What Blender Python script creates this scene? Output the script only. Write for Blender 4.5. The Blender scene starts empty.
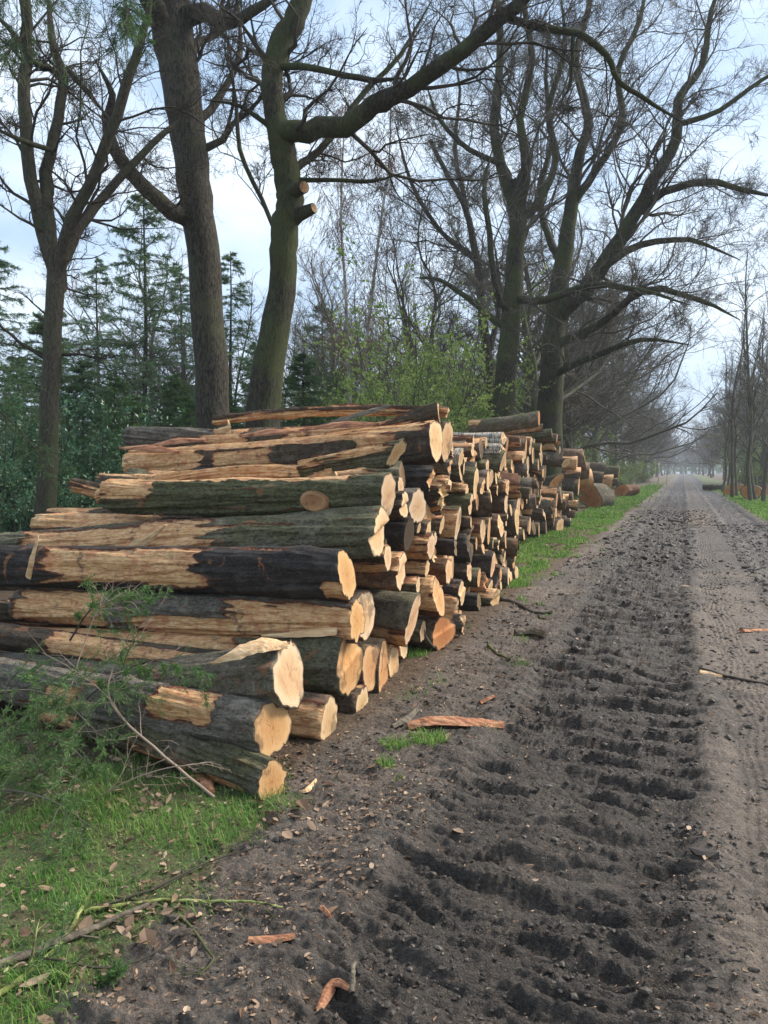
import bpy, math, random
import numpy as np
from mathutils import Matrix, Vector

RNG = np.random.default_rng(7)
random.seed(7)
scene = bpy.context.scene
COL = scene.collection
rad = math.radians

# ------------------------------------------------------------------ camera model
FPX = 740.0
YAW, PITCH, CAMZ = rad(22.0), rad(3.25), 1.55
CF = np.array([-math.sin(YAW) * math.cos(PITCH), math.cos(YAW) * math.cos(PITCH), -math.sin(PITCH)])
CR = np.array([math.cos(YAW), math.sin(YAW), 0.0])
CU = np.cross(CR, CF)
C0 = np.array([0, 0, CAMZ])


def ray(px, py):
    return CF + (px - 384) / FPX * CR + (512 - py) / FPX * CU


def at_depth(px, py, d):
    return C0 + ray(px, py) * d


def at_x(px, py, x):
    r = ray(px, py)
    return C0 + r * (x / r[0])


def at_y(px, py, y):
    r = ray(px, py)
    return C0 + r * (y / r[1])


def on_ground(px, py, z=0.0):
    r = ray(px, py)
    return C0 + r * ((z - CAMZ) / r[2])


def project(p):
    q = np.asarray(p) - C0
    d = q @ CF
    return 384 + FPX * (q @ CR) / d, 512 - FPX * (q @ CU) / d, d


# ------------------------------------------------------------------ noise
_perm = np.random.default_rng(3).permutation(256)
_perm = np.concatenate([_perm, _perm, _perm])
_g2 = np.stack([np.cos(np.arange(256) * 2.399963), np.sin(np.arange(256) * 2.399963)], 1)


def noise2(x, y):
    x = np.asarray(x, float); y = np.asarray(y, float)
    xi = np.floor(x).astype(int); yi = np.floor(y).astype(int)
    xf = x - xi; yf = y - yi
    xi &= 255; yi &= 255
    u = xf * xf * xf * (xf * (xf * 6 - 15) + 10); v = yf * yf * yf * (yf * (yf * 6 - 15) + 10)

    def g(ix, iy, fx, fy):
        h = _perm[_perm[ix] + iy]
        q = _g2[h]
        return q[..., 0] * fx + q[..., 1] * fy
    a = g(xi, yi, xf, yf); b = g(xi + 1, yi, xf - 1, yf)
    c = g(xi, yi + 1, xf, yf - 1); d = g(xi + 1, yi + 1, xf - 1, yf - 1)
    return (a + (b - a) * u + ((c + (d - c) * u) - (a + (b - a) * u)) * v) * 1.5


def fbm(x, y, o=4, lac=2.1, gain=0.5):
    s = 0; a = 1; t = 0
    for k in range(o):
        s = s + a * noise2(x + 17.3 * k, y - 9.1 * k); t += a
        x = x * lac; y = y * lac; a *= gain
    return s / t


def sstep(a, b, x):
    t = np.clip((x - a) / (b - a), 0, 1)
    return t * t * (3 - 2 * t)


def box(x, a, b, s):
    return sstep(a - s, a + s, x) * (1 - sstep(b - s, b + s, x))


# ------------------------------------------------------------------ mesh helpers
def mk(name, V, Q=None, T=None, mat=None, parent=None, smooth=True, attrs=None, link=True):
    me = bpy.data.meshes.new(name)
    V = np.ascontiguousarray(V, dtype=np.float32)
    nq = 0 if Q is None else len(Q); nt = 0 if T is None else len(T)
    me.vertices.add(len(V)); me.vertices.foreach_set('co', V.ravel())
    me.loops.add(nq * 4 + nt * 3); me.polygons.add(nq + nt)
    li = []
    if nq: li.append(np.asarray(Q, dtype=np.int32).ravel())
    if nt: li.append(np.asarray(T, dtype=np.int32).ravel())
    me.loops.foreach_set('vertex_index', np.concatenate(li))
    st = np.concatenate([np.arange(nq) * 4, nq * 4 + np.arange(nt) * 3]).astype(np.int32)
    me.polygons.foreach_set('loop_start', st)
    me.polygons.foreach_set('use_smooth', np.full(nq + nt, smooth))
    me.update(calc_edges=True)
    for k, a in (attrs or {}).items():
        at = me.attributes.new(k, 'FLOAT', 'POINT')
        at.data.foreach_set('value', np.ascontiguousarray(a, dtype=np.float32))
    if mat: me.materials.append(mat)
    o = bpy.data.objects.new(name, me)
    if link: COL.objects.link(o)
    if parent is not None: o.parent = parent
    return o


def empty(name, loc=(0, 0, 0)):
    o = bpy.data.objects.new(name, None); COL.objects.link(o); o.location = loc
    o.empty_display_size = 0.2
    return o


def tag(o, label=None, cat=None, group=None, kind=None):
    if label: o['label'] = label
    if cat: o['category'] = cat
    if group: o['group'] = group
    if kind: o['kind'] = kind
    return o


def norm(a):
    return a / np.maximum(np.linalg.norm(a, axis=-1, keepdims=True), 1e-9)


def tubes(P, R, S=4):
    """P (N,K,3) polylines, R (N,K) radii -> verts, quads"""
    N, K, _ = P.shape
    t = np.gradient(P, axis=1) if K > 2 else np.repeat(P[:, 1:] - P[:, :1], K, axis=1)
    t = norm(t)
    ref = np.tile(np.array([0.31, 0.17, 0.93]), (N, 1, 1))
    tm = norm(P[:, -1] - P[:, 0])
    par = np.abs(tm @ ref[0, 0]) > 0.8
    ref[par] = np.array([0.93, 0.3, -0.2])
    n = norm(np.cross(t, ref)); b = np.cross(t, n)
    a = np.arange(S) * 2 * math.pi / S
    V = P[:, :, None, :] + R[:, :, None, None] * (np.cos(a)[None, None, :, None] * n[:, :, None, :] + np.sin(a)[None, None, :, None] * b[:, :, None, :])
    i = np.arange(N)[:, None, None] * K * S; j = np.arange(K - 1)[None, :, None] * S; k = np.arange(S)[None, None, :]; k2 = (k + 1) % S
    Q = np.stack([i + j + k, i + j + k2, i + j + S + k2, i + j + S + k], -1).reshape(-1, 4)
    return V.reshape(-1, 3), Q


class Geo:
    def __init__(s): s.V = []; s.Q = []; s.T = []; s.n = 0

    def add(s, V, Q=None, T=None):
        if Q is not None and len(Q): s.Q.append(np.asarray(Q) + s.n)
        if T is not None and len(T): s.T.append(np.asarray(T) + s.n)
        s.V.append(V); s.n += len(V)

    def tube(s, pts, radii, S=8, sub=4, jit=0.0, rng=None):
        pts = np.asarray(pts, float); radii = np.asarray(radii, float)
        P, R = smooth_line(pts, radii, sub)
        if jit and rng is not None: P = P + rng.normal(0, 1, P.shape) * jit * R[:, None]
        s.add(*tubes(P[None], R[None], S))
        return P, R

    def build(s, name, mat, parent=None, smooth=True, link=True):
        V = np.concatenate(s.V); Q = np.concatenate(s.Q) if s.Q else None; T = np.concatenate(s.T) if s.T else None
        return mk(name, V, Q, T, mat, parent, smooth, link=link)


def smooth_line(pts, radii, sub=4):
    n = len(pts)
    if n < 3 or sub <= 1:
        tt = np.linspace(0, n - 1, (n - 1) * max(sub, 1) + 1)
        i = np.minimum(tt.astype(int), n - 2); f = (tt - i)[:, None]
        return pts[i] * (1 - f) + pts[i + 1] * f, radii[i] * (1 - f[:, 0]) + radii[i + 1] * f[:, 0]
    e = np.vstack([2 * pts[0] - pts[1], pts, 2 * pts[-1] - pts[-2]])
    out = []; ro = []
    for i in range(n - 1):
        for k in range(sub):
            t = k / sub
            p0, p1, p2, p3 = e[i], e[i + 1], e[i + 2], e[i + 3]
            out.append(0.5 * (2 * p1 + (p2 - p0) * t + (2 * p0 - 5 * p1 + 4 * p2 - p3) * t * t + (3 * p1 - p0 - 3 * p2 + p3) * t ** 3))
            ro.append(radii[i] * (1 - t) + radii[i + 1] * t)
    out.append(pts[-1]); ro.append(radii[-1])
    return np.array(out), np.array(ro)


# ------------------------------------------------------------------ materials
def newmat(name):
    m = bpy.data.materials.new(name); m.use_nodes = True
    nt = m.node_tree
    return m, nt, nt.nodes['Principled BSDF']


class NT:
    """tiny node helper"""
    def __init__(s, nt): s.nt = nt

    def n(s, t, **kw):
        nd = s.nt.nodes.new(t)
        for k, v in kw.items(): setattr(nd, k, v)
        return nd

    def l(s, a, b): s.nt.links.new(a, b)

    def setin(s, sock, v):
        if isinstance(v, bpy.types.NodeSocket): s.l(v, sock)
        else: sock.default_value = v

    def noise(s, vec, scale, detail=4, rough=0.55, dist=0.0, out='Fac'):
        nd = s.n('ShaderNodeTexNoise'); s.setin(nd.inputs['Scale'], scale); nd.inputs['Detail'].default_value = detail
        nd.inputs['Roughness'].default_value = rough; nd.inputs['Distortion'].default_value = dist
        if vec is not None: s.l(vec, nd.inputs['Vector'])
        return nd.outputs[out]

    def math(s, op, a, b=0.0, c=0.0, clamp=False):
        nd = s.n('ShaderNodeMath', operation=op); nd.use_clamp = clamp
        s.setin(nd.inputs[0], a); s.setin(nd.inputs[1], b)
        if op in ('MULTIPLY_ADD', 'COMPARE', 'SMOOTH_MIN'): s.setin(nd.inputs[2], c)
        return nd.outputs[0]

    def ramp(s, v, stops, interp='LINEAR'):
        nd = s.n('ShaderNodeValToRGB'); cr = nd.color_ramp; cr.interpolation = interp
        while len(cr.elements) < len(stops): cr.elements.new(0.5)
        for e, (p, c) in zip(cr.elements, stops):
            e.position = p; e.color = (*c, 1) if len(c) == 3 else c
        s.l(v, nd.inputs[0]); return nd.outputs[0]

    def mr(s, v, a, b, c=0.0, d=1.0, smooth=False):
        nd = s.n('ShaderNodeMapRange')
        if smooth: nd.interpolation_type = 'SMOOTHSTEP'
        s.setin(nd.inputs[0], v)
        for i, x in enumerate((a, b, c, d)): s.setin(nd.inputs[i + 1], x)
        return nd.outputs[0]

    def mix(s, f, a, b, mode='MIX'):
        nd = s.n('ShaderNodeMix', data_type='RGBA', blend_type=mode)
        s.setin(nd.inputs[0], f)
        for k, v in ((6, a), (7, b)):
            if isinstance(v, tuple): v = (*v, 1) if len(v) == 3 else v
            s.setin(nd.inputs[k], v)
        return nd.outputs[2]

    def mapping(s, vec, scale=(1, 1, 1), loc=None):
        nd = s.n('ShaderNodeMapping'); s.l(vec, nd.inputs[0]); nd.inputs['Scale'].default_value = scale
        if loc is not None: s.setin(nd.inputs['Location'], loc)
        return nd.outputs[0]

    def bump(s, h, strength, dist, nrm=None):
        nd = s.n('ShaderNodeBump'); nd.inputs['Strength'].default_value = strength; nd.inputs['Distance'].default_value = dist
        s.l(h, nd.inputs['Height'])
        if nrm is not None: s.l(nrm, nd.inputs['Normal'])
        return nd.outputs[0]

    def attr(s, name, t='GEOMETRY', out='Fac'):
        nd = s.n('ShaderNodeAttribute', attribute_name=name, attribute_type=t); return nd.outputs[out]


def tree_bark(name, c1, c2, moss=(0.07, 0.10, 0.025), mossamt=0.5, scale=1.0, bump=0.02):
    m, nt, b = newmat(name); N = NT(nt)
    co = N.n('ShaderNodeNewGeometry').outputs['Position']
    v = N.mapping(co, (9 * scale, 9 * scale, 2.2 * scale))
    f = N.noise(v, 4, 7, 0.72, 0.7)
    big = N.noise(co, 1.1, 4, 0.6)
    col = N.mix(N.mr(f, 0.42, 0.58), c1, c2)
    mm = N.math('MULTIPLY', N.mr(big, 0.62 - 0.3 * mossamt, 0.75 - 0.25 * mossamt), N.mr(f, 0.3, 0.6, 0.5, 1))
    col = N.mix(N.math('MULTIPLY', mm, 0.75), col, moss)
    N.l(col, b.inputs['Base Color']); b.inputs['Roughness'].default_value = 0.9
    b.inputs['Specular IOR Level'].default_value = 0.25
    N.l(N.bump(f, 0.9, bump), b.inputs['Normal'])
    return m


def twig_mat(name, c1, c2):
    m, nt, b = newmat(name); N = NT(nt)
    co = N.n('ShaderNodeNewGeometry').outputs['Position']
    f = N.noise(co, 1.7, 3)
    N.l(N.mix(N.mr(f, 0.35, 0.65), c1, c2), b.inputs['Base Color']); b.inputs['Roughness'].default_value = 0.85
    b.inputs['Specular IOR Level'].default_value = 0.2
    return m


def leaf_mat(name, c1, c2, c3=None, rough=0.6, trans=0.35, scale=1.2):
    m, nt, b = newmat(name); N = NT(nt)
    geo = N.n('ShaderNodeNewGeometry')
    r = geo.outputs['Random Per Island']
    f = N.noise(geo.outputs['Position'], scale, 3)
    s = N.math('ADD', N.math('MULTIPLY', r, 0.5), N.math('MULTIPLY', f, 0.6))
    st = [(0.25, c1), (0.75, c2)] if c3 is None else [(0.2, c1), (0.55, c2), (0.85, c3)]
    col = N.ramp(s, st)
    N.l(col, b.inputs['Base Color']); b.inputs['Roughness'].default_value = rough
    b.inputs['Specular IOR Level'].default_value = 0.3
    if trans > 0:
        tr = N.n('ShaderNodeBsdfTranslucent'); N.l(col, tr.inputs[0])
        ms = N.n('ShaderNodeMixShader'); ms.inputs[0].default_value = trans
        N.l(b.outputs[0], ms.inputs[1]); N.l(tr.outputs[0], ms.inputs[2])
        out = nt.nodes['Material Output']; N.l(ms.outputs[0], out.inputs[0])
    return m


# log bark: object colour = bark tint, alpha = moss amount; vertex attribute 'strip' = bare wood
def log_bark_mat(name='log_bark', birch=False):
    m, nt, b = newmat(name); N = NT(nt)
    tc = N.n('ShaderNodeTexCoord').outputs['Object']
    oi = N.n('ShaderNodeObjectInfo')
    off = N.n('ShaderNodeCombineXYZ'); N.l(N.math('MULTIPLY', oi.outputs['Random'], 37.0), off.inputs[0]); N.l(N.math('MULTIPLY', oi.outputs['Random'], 11.0), off.inputs[1])
    va = N.n('ShaderNodeVectorMath', operation='ADD'); N.l(tc, va.inputs[0]); N.l(off.outputs[0], va.inputs[1])
    co = va.outputs[0]
    fiss = N.noise(N.mapping(co, (5.5, 13, 13)), 3.4, 8, 0.75, 1.2)
    fine = N.noise(N.mapping(co, (18, 36, 36)), 2.6, 5, 0.7)
    blot = N.noise(co, 3.2, 5, 0.6, 0.4)
    blot2 = N.noise(co, 7.0, 5, 0.65, 0.2)
    if not birch:
        dark = N.mix(1.0, oi.outputs['Color'], (0.42, 0.38, 0.33), 'MULTIPLY')
        col = N.mix(N.mr(fiss, 0.40, 0.58), dark, oi.outputs['Color'])
        col = N.mix(N.mr(fine, 0.5, 0.72, 0, 0.6), col, N.mix(1.0, oi.outputs['Color'], (2.6, 2.4, 2.2), 'MULTIPLY'))
        grey = N.mix(1.0, oi.outputs['Color'], (2.3, 2.25, 2.1), 'MULTIPLY')
        col = N.mix(N.math('MULTIPLY', N.mr(blot2, 0.52, 0.68), 0.75), col, grey)
        mo = N.math('SUBTRACT', 1.0, oi.outputs['Alpha'])          # alpha = moss
        mo2 = N.math('MULTIPLY_ADD', mo, -0.42, 0.62)
        mossm = N.mr(N.math('SUBTRACT', N.math('ADD', N.math('MULTIPLY', blot, .7), N.math('MULTIPLY', fine, .3)), mo2), 0.14, -0.02)
        mossc = N.mix(N.mr(fiss, 0.40, 0.60), (0.04, 0.038, 0.016), (0.195, 0.19, 0.075))
        col = N.mix(N.math('MULTIPLY', mossm, 0.72), col, mossc)
        red = N.mr(N.noise(co, 5.1, 4, 0.6, 1.0), 0.635, 0.67)          # scuffs to the red inner bark
        col = N.mix(N.math('MULTIPLY', red, 0.85), col, (0.34, 0.15, 0.07))
    else:
        band = N.noise(N.mapping(co, (30, 7, 7)), 2.2, 5, 0.7)
        col = N.mix(N.mr(band, 0.5, 0.58), (0.62, 0.56, 0.46), (0.07, 0.06, 0.05))
        col = N.mix(N.mr(blot, 0.55, 0.66), col, (0.36, 0.24, 0.13))
    # bare wood
    w1 = N.noise(N.mapping(co, (4.5, 22, 22)), 2.6, 7, 0.7, 0.9)
    wv = N.n('ShaderNodeTexWave'); wv.inputs['Scale'].default_value = 5.5; wv.inputs['Distortion'].default_value = 7.0; wv.inputs['Detail'].default_value = 3
    wv.inputs['Detail Scale'].default_value = 1.6
    N.l(co, wv.inputs['Vector'])
    wood = N.ramp(w1, [(0.30, (0.22, 0.085, 0.04)), (0.42, (0.50, 0.24, 0.10)), (0.54, (0.68, 0.41, 0.19)), (0.72, (0.80, 0.60, 0.36))])
    wood = N.mix(N.math('MULTIPLY', N.mr(blot2, 0.5, 0.68), 0.8), wood, (0.42, 0.15, 0.075))
    wood = N.mix(N.math('MULTIPLY', N.mr(wv.outputs['Fac'], 0.55, 0.95), 0.10), wood, (0.30, 0.14, 0.06))
    dirt = N.mr(N.noise(co, 9.0, 6, 0.7), 0.56, 0.66)
    wood = N.mix(N.math('MULTIPLY', dirt, 0.75), wood, (0.06, 0.045, 0.035))
    st = N.attr('strip')
    e = N.math('ADD', st, N.math('MULTIPLY', N.math('SUBTRACT', blot2, 0.5), 0.5))
    e = N.math('ADD', e, N.math('MULTIPLY', N.math('SUBTRACT', fiss, 0.5), 0.35))
    msk = N.mr(e, 0.48, 0.53)
    edge = N.math('MULTIPLY', N.mr(e, 0.36, 0.47), N.mr(e, 0.50, 0.62, 1, 0))
    col = N.mix(N.math('MULTIPLY', edge, 0.9), col, (0.20, 0.065, 0.035))
    col2 = N.mix(msk, col, wood)
    col2 = N.mix(N.math('MULTIPLY', N.math('MULTIPLY', edge, msk), 0.6), col2, (0.30, 0.10, 0.05))
    N.l(col2, b.inputs['Base Color'])
    N.l(N.mr(msk, 0, 1, 0.82, 0.6), b.inputs['Roughness']); b.inputs['Specular IOR Level'].default_value = 0.3
    hb = N.math('ADD', N.math('MULTIPLY', fiss, 1.0), N.math('MULTIPLY', fine, 0.35))
    hw = N.math('ADD', N.math('MULTIPLY', w1, 0.45), N.math('MULTIPLY', wv.outputs['Fac'], 0.04))
    hm = N.n('ShaderNodeMix', data_type='FLOAT'); N.l(msk, hm.inputs[0]); N.l(hb, hm.inputs[2]); N.l(hw, hm.inputs[3])
    h2 = N.math('SUBTRACT', hm.outputs[0], N.math('MULTIPLY', msk, 0.6))
    N.l(N.bump(h2, 1.0, 0.03), b.inputs['Normal'])
    return m


def cut_face_mat():
    m, nt, b = newmat('sawn_wood'); N = NT(nt)
    tc = N.n('ShaderNodeTexCoord').outputs['Object']
    oi = N.n('ShaderNodeObjectInfo')
    rr = N.attr('rr')
    off = N.n('ShaderNodeCombineXYZ'); N.l(N.math('MULTIPLY', oi.outputs['Random'], 37.0), off.inputs[0]); N.l(N.math('MULTIPLY', oi.outputs['Random'], 11.0), off.inputs[1])
    va = N.n('ShaderNodeVectorMath', operation='ADD'); N.l(tc, va.inputs[0]); N.l(off.outputs[0], va.inputs[1])
    co = va.outputs[0]
    nz = N.noise(co, 9, 4, 0.6); nf = N.noise(co, 45, 4, 0.6)
    r2 = N.math('ADD', rr, N.math('MULTIPLY', N.math('SUBTRACT', nz, 0.5), 0.13))
    ring = N.math('SINE', N.math('MULTIPLY', r2, 95.0))
    base = N.ramp(r2, [(0.0, (0.36, 0.19, 0.09)), (0.12, (0.56, 0.35, 0.18)), (0.6, (0.62, 0.42, 0.235)), (0.84, (0.70, 0.53, 0.34)), (1.0, (0.56, 0.37, 0.21))])
    col = N.mix(N.mr(ring, 0.1, 1.0, 0, 0.45), base, (0.44, 0.22, 0.095))
    # saw marks
    sep = N.n('ShaderNodeSeparateXYZ'); N.l(co, sep.inputs[0])
    sw = N.noise(N.mapping(co, (1, 60, 9)), 2.0, 3, 0.6)
    col = N.mix(N.mr(sw, 0.45, 0.72, 0, 0.35), col, (0.72, 0.53, 0.32))
    stain = N.mr(N.noise(co, 4.2, 5, 0.6, 0.6), 0.55, 0.7)
    col = N.mix(N.math('MULTIPLY', stain, 0.45), col, (0.33, 0.145, 0.06))
    dirt = N.mr(nf, 0.6, 0.72)
    col = N.mix(N.math('MULTIPLY', dirt, 0.35), col, (0.16, 0.09, 0.05))
    cgr = N.n('ShaderNodeTexGradient', gradient_type='RADIAL'); 
    sp2 = N.n('ShaderNodeSeparateXYZ'); N.l(tc, sp2.inputs[0]); cb = N.n('ShaderNodeCombineXYZ'); N.l(sp2.outputs[1], cb.inputs[0]); N.l(sp2.outputs[2], cb.inputs[1]); N.l(cb.outputs[0], cgr.inputs[0])
    cn = N.n('ShaderNodeTexNoise', noise_dimensions='2D'); cn.inputs['Scale'].default_value = 1.0; cn.inputs['Detail'].default_value = 2
    cc = N.n('ShaderNodeCombineXYZ'); N.l(N.math('MULTIPLY', cgr.outputs['Fac'], 46.0), cc.inputs[0]); N.l(N.math('MULTIPLY_ADD', rr, 1.2, N.math('MULTIPLY', oi.outputs['Random'], 50.0)), cc.inputs[1]); N.l(cc.outputs[0], cn.inputs['Vector'])
    crk = N.math('MULTIPLY', N.mr(cn.outputs['Fac'], .70, .735), N.mr(rr, .85, .4))
    col = N.mix(N.math('MULTIPLY', crk, .8), col, (.13, .06, .03))
    mudsp = N.mr(N.math('ADD', N.noise(co, 3.1, 6, .7), N.math('MULTIPLY', rr, .06)), .60, .67)
    col = N.mix(N.math('MULTIPLY', mudsp, .65), col, (.11, .075, .05))
    col = N.mix(1.0, col, oi.outputs['Color'], 'MULTIPLY')
    N.l(col, b.inputs['Base Color']); b.inputs['Roughness'].default_value = 0.75; b.inputs['Specular IOR Level'].default_value = 0.25
    h = N.math('ADD', N.math('MULTIPLY', sw, 0.7), N.math('MULTIPLY', nf, 0.3))
    N.l(N.bump(h, 0.6, 0.006), b.inputs['Normal'])
    return m


def simple_noise_mat(name, stops, scale=6, rough=0.8, bump=0.01, stretch=(1, 1, 1), spec=0.3):
    m, nt, b = newmat(name); N = NT(nt)
    tc = N.n('ShaderNodeTexCoord').outputs['Object']
    f = N.noise(N.mapping(tc, stretch), scale, 5, 0.62, 0.3)
    N.l(N.ramp(f, stops), b.inputs['Base Color']); b.inputs['Roughness'].default_value = rough
    b.inputs['Specular IOR Level'].default_value = spec
    N.l(N.bump(f, 0.8, bump), b.inputs['Normal'])
    return m


M = {}
M['log'] = log_bark_mat(); M['birch'] = log_bark_mat('birch_bark', True); M['cut'] = cut_face_mat()
M['bark'] = tree_bark('tree_bark', (0.016, 0.014, 0.010), (0.080, 0.070, 0.050), moss=(0.08, 0.085, 0.04), mossamt=0.35, bump=.035)
M['bark_moss'] = tree_bark('mossy_tree_bark', (0.014, 0.013, 0.009), (0.062, 0.054, 0.034), moss=(0.062, 0.078, 0.02), mossamt=.7, bump=.035)
M['bark_grey'] = tree_bark('grey_tree_bark', (0.055, 0.050, 0.036), (0.17, 0.155, 0.115), mossamt=0.45, bump=0.01)
M['bark_smooth'] = tree_bark('smooth_tree_bark', (0.032, 0.028, 0.02), (0.085, 0.072, 0.05), moss=(.05, .06, .025), mossamt=0.6, scale=1.6, bump=0.014)
M['twig'] = twig_mat('twig', (0.06, 0.052, 0.04), (0.14, 0.125, 0.095))
M['twig_dark'] = twig_mat('dark_twig', (0.03, 0.026, 0.02), (0.075, 0.062, 0.045))
M['twig_green'] = twig_mat('mossy_twig', (0.05, 0.055, 0.025), (0.13, 0.14, 0.05))
M['twig_pale'] = twig_mat('pale_twig', (0.20, 0.14, 0.10), (0.38, 0.29, 0.22))
M['lichen'] = simple_noise_mat('lichen_twig', [(0.38, (0.05, 0.045, 0.02)), (0.5, (0.16, 0.18, 0.045)), (0.62, (0.34, 0.36, 0.14))], 22, bump=0.01)
M['birch_trunk'] = twig_mat('birch_trunk', (0.30, 0.27, 0.24), (0.55, 0.52, 0.48))
M['birch_twig'] = twig_mat('birch_twig', (0.16, 0.10, 0.07), (0.26, 0.18, 0.12))
M['needle'] = leaf_mat('needles', (0.035, 0.08, 0.03), (0.07, 0.14, 0.045), (0.13, 0.22, 0.07))
M['needle_pale'] = leaf_mat('pale_needles', (0.06, 0.12, 0.06), (0.12, 0.20, 0.09), (0.20, 0.29, 0.13))
M['needle_mid'] = leaf_mat('mid_needles', (0.05, 0.11, 0.032), (0.10, 0.19, 0.055), (0.17, 0.28, 0.085))
M['holly'] = leaf_mat('evergreen_leaves', (0.03, 0.075, 0.04), (0.065, 0.14, 0.065), (0.13, 0.23, 0.11), rough=0.3, trans=0.2)
M['fresh'] = leaf_mat('fresh_leaves', (0.11, 0.18, 0.04), (0.22, 0.32, 0.07), (0.40, 0.48, 0.14), trans=0.5)
M['olive'] = leaf_mat('olive_leaves', (0.08, 0.13, 0.035), (0.15, 0.22, 0.055), (0.27, 0.35, 0.10), trans=0.4)
M['grass'] = leaf_mat('grass_blades', (0.06, 0.15, 0.025), (0.14, 0.31, 0.05), (0.36, 0.42, 0.14), trans=0.4, scale=3)
M['litter'] = leaf_mat('dead_leaves', (0.06, 0.036, 0.024), (0.18, 0.11, 0.065), (0.46, 0.33, 0.22), trans=0.1, scale=5)
M['chips'] = leaf_mat('wood_chips', (0.09, 0.05, 0.032), (0.26, 0.14, 0.08), (0.55, 0.38, 0.24), trans=0.0, scale=5)
M['redbark'] = simple_noise_mat('red_inner_bark', [(0.3, (0.12, 0.05, 0.03)), (0.5, (0.38, 0.16, 0.08)), (0.7, (0.58, 0.32, 0.18))], 7, bump=0.02, stretch=(1, 5, 5))
M['splinter'] = simple_noise_mat('torn_wood', [(0.3, (0.45, 0.24, 0.11)), (0.55, (0.68, 0.45, 0.24)), (0.75, (0.78, 0.60, 0.38))], 6, bump=0.01, stretch=(1, 8, 8))
M['clod'] = leaf_mat('mud_clod', (0.022, 0.017, 0.013), (0.055, 0.043, 0.034), (0.12, 0.10, 0.08), rough=.6, trans=0, scale=9)
M['oldwood'] = simple_noise_mat('old_grey_wood', [(0.3, (0.05, 0.04, 0.03)), (0.6, (0.16, 0.13, 0.09)), (0.8, (0.30, 0.24, 0.17))], 8, bump=0.012, stretch=(1, 5, 5))


# ------------------------------------------------------------------ ground
def ground_h(x, y, fine=True):
    x = np.asarray(x, float); y = np.asarray(y, float)
    wob = 0.10 * noise2(y * 0.35, x * 0 + 3.3) + 0.05 * noise2(y * 1.3, x * 0 + 8.1)
    xr = x + wob
    mud = box(xr, -1.75, 2.25, 0.15)
    near = 1.0 / (1 + (np.maximum(y, 0) / 30.0) ** 2)
    h = 0.03 * fbm(x * 0.25, y * 0.25, 3)
    h = h + 0.02 * (1 - mud) * np.exp(-np.abs(x) / 30)
    rl = box(xr, -1.02, 0.06, 0.10); rr = box(xr, 1.15, 2.05, 0.12)
    h = h - 0.055 * rl - 0.10 * rr
    h = h + 0.045 * (box(xr, 0.06, 0.26, 0.07) + 0.8 * box(xr, -1.22, -1.0, 0.07) + 0.8 * box(xr, 0.98, 1.15, 0.06)) * (0.5 + 0.8 * fbm(x * 4, y * 4 + 5, 3))
    # tread bars pressed across the ruts: a steep side and a smeared side, coherent over the tyre's width
    warp = 0.32 * noise2(x * 1.3 + 4, y * 1.1) + 0.13 * fbm(x * 2.2, y * 4, 4, 2.1, .55)
    lug = 0.22 * np.abs(((x + 0.47 + 0.25) % 0.5) - 0.25) * 2
    ph = (y / 0.27 + lug + warp) % 1.0
    bar = sstep(0.0, 0.10, ph) * (1 - sstep(0.30, 0.78, ph))
    brk = sstep(-0.40, 0.10, fbm(x * 1.9 + 11, y * 1.3, 3))
    h = h + (0.034 + 0.036 * sstep(2.5, 7, y)) * bar * (.45 + .55 * brk) * (.85 + .6 * fbm(x * 3 + 70, y * 4, 3)) * (rl + 0.8 * rr)
    ph2 = (y / 0.090 + lug * 3 + warp * 3.2 + .5 * noise2(x * 5, y * 5 + 8)) % 1.0
    bar2 = sstep(0.0, 0.25, ph2) * (1 - sstep(0.45, 0.95, ph2))
    h = h + 0.024 * bar2 * (rl + rr + .35 * box(xr, -1.7, -1.0, .2)) * sstep(-.3, .3, noise2(x * 2.5 + 3, y * 2.5))
    # fine car-tyre prints in the smooth centre
    g = box(xr, 0.27, 0.52, 0.02)
    h = h - 0.014 * g * (0.5 + 0.5 * np.sin(xr * 2 * math.pi / 0.045)) * (0.6 + 0.4 * np.sin(y * 2 * math.pi / 0.03))
    if fine:
        rough = mud * (0.35 + 0.65 * np.clip(rl + rr + box(xr, -1.9, -0.9, 0.2) * 0.75, 0, 1)) + 0.45 * (1 - mud)
        a = fbm(x * 5, y * 5, 4, 2.2, 0.6)
        h = h + rough * (0.014 * a)
        rd = 1 - np.abs(fbm(x * 9 + 3, y * 11, 3, 2.1, 0.55)) * 2.4
        h = h + rough * 0.006 * np.clip(rd, -1, 1) * sstep(-0.3, 0.3, noise2(x * 1.6 + 9, y * 1.6))
        st_ = fbm(x * 1.6 + 50, y * 10 + 0.8 * a, 4, 2.0, .6)
        h = h + mud * 0.050 * st_ * (.35 + .65 * np.clip(rl + rr + .5, 0, 1))
        cr_ = np.abs(fbm(x * 14, y * 20 + 5, 3, 2.1, .6))
        h = h - rough * 0.006 * np.exp(-(cr_ / .06) ** 2) * sstep(-.2, .3, noise2(x * 2.1 + 5, y * 2.1 + 7))
        bl = np.abs(noise2(x * 2.4, y * 15 + 1.2 * a)) + .6 * np.abs(noise2(x * 6 + 5, y * 36 + a)) + .16 * np.abs(noise2(x * 30, y * 57 + 3))
        h = h + rough * 0.036 * (bl - .35)
        lump = noise2(x * 22, y * 26)
        h = h + rough * 0.006 * np.clip(lump, -0.1, 1) + rough * 0.007 * noise2(x * 47, y * 52)
    return h


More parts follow.
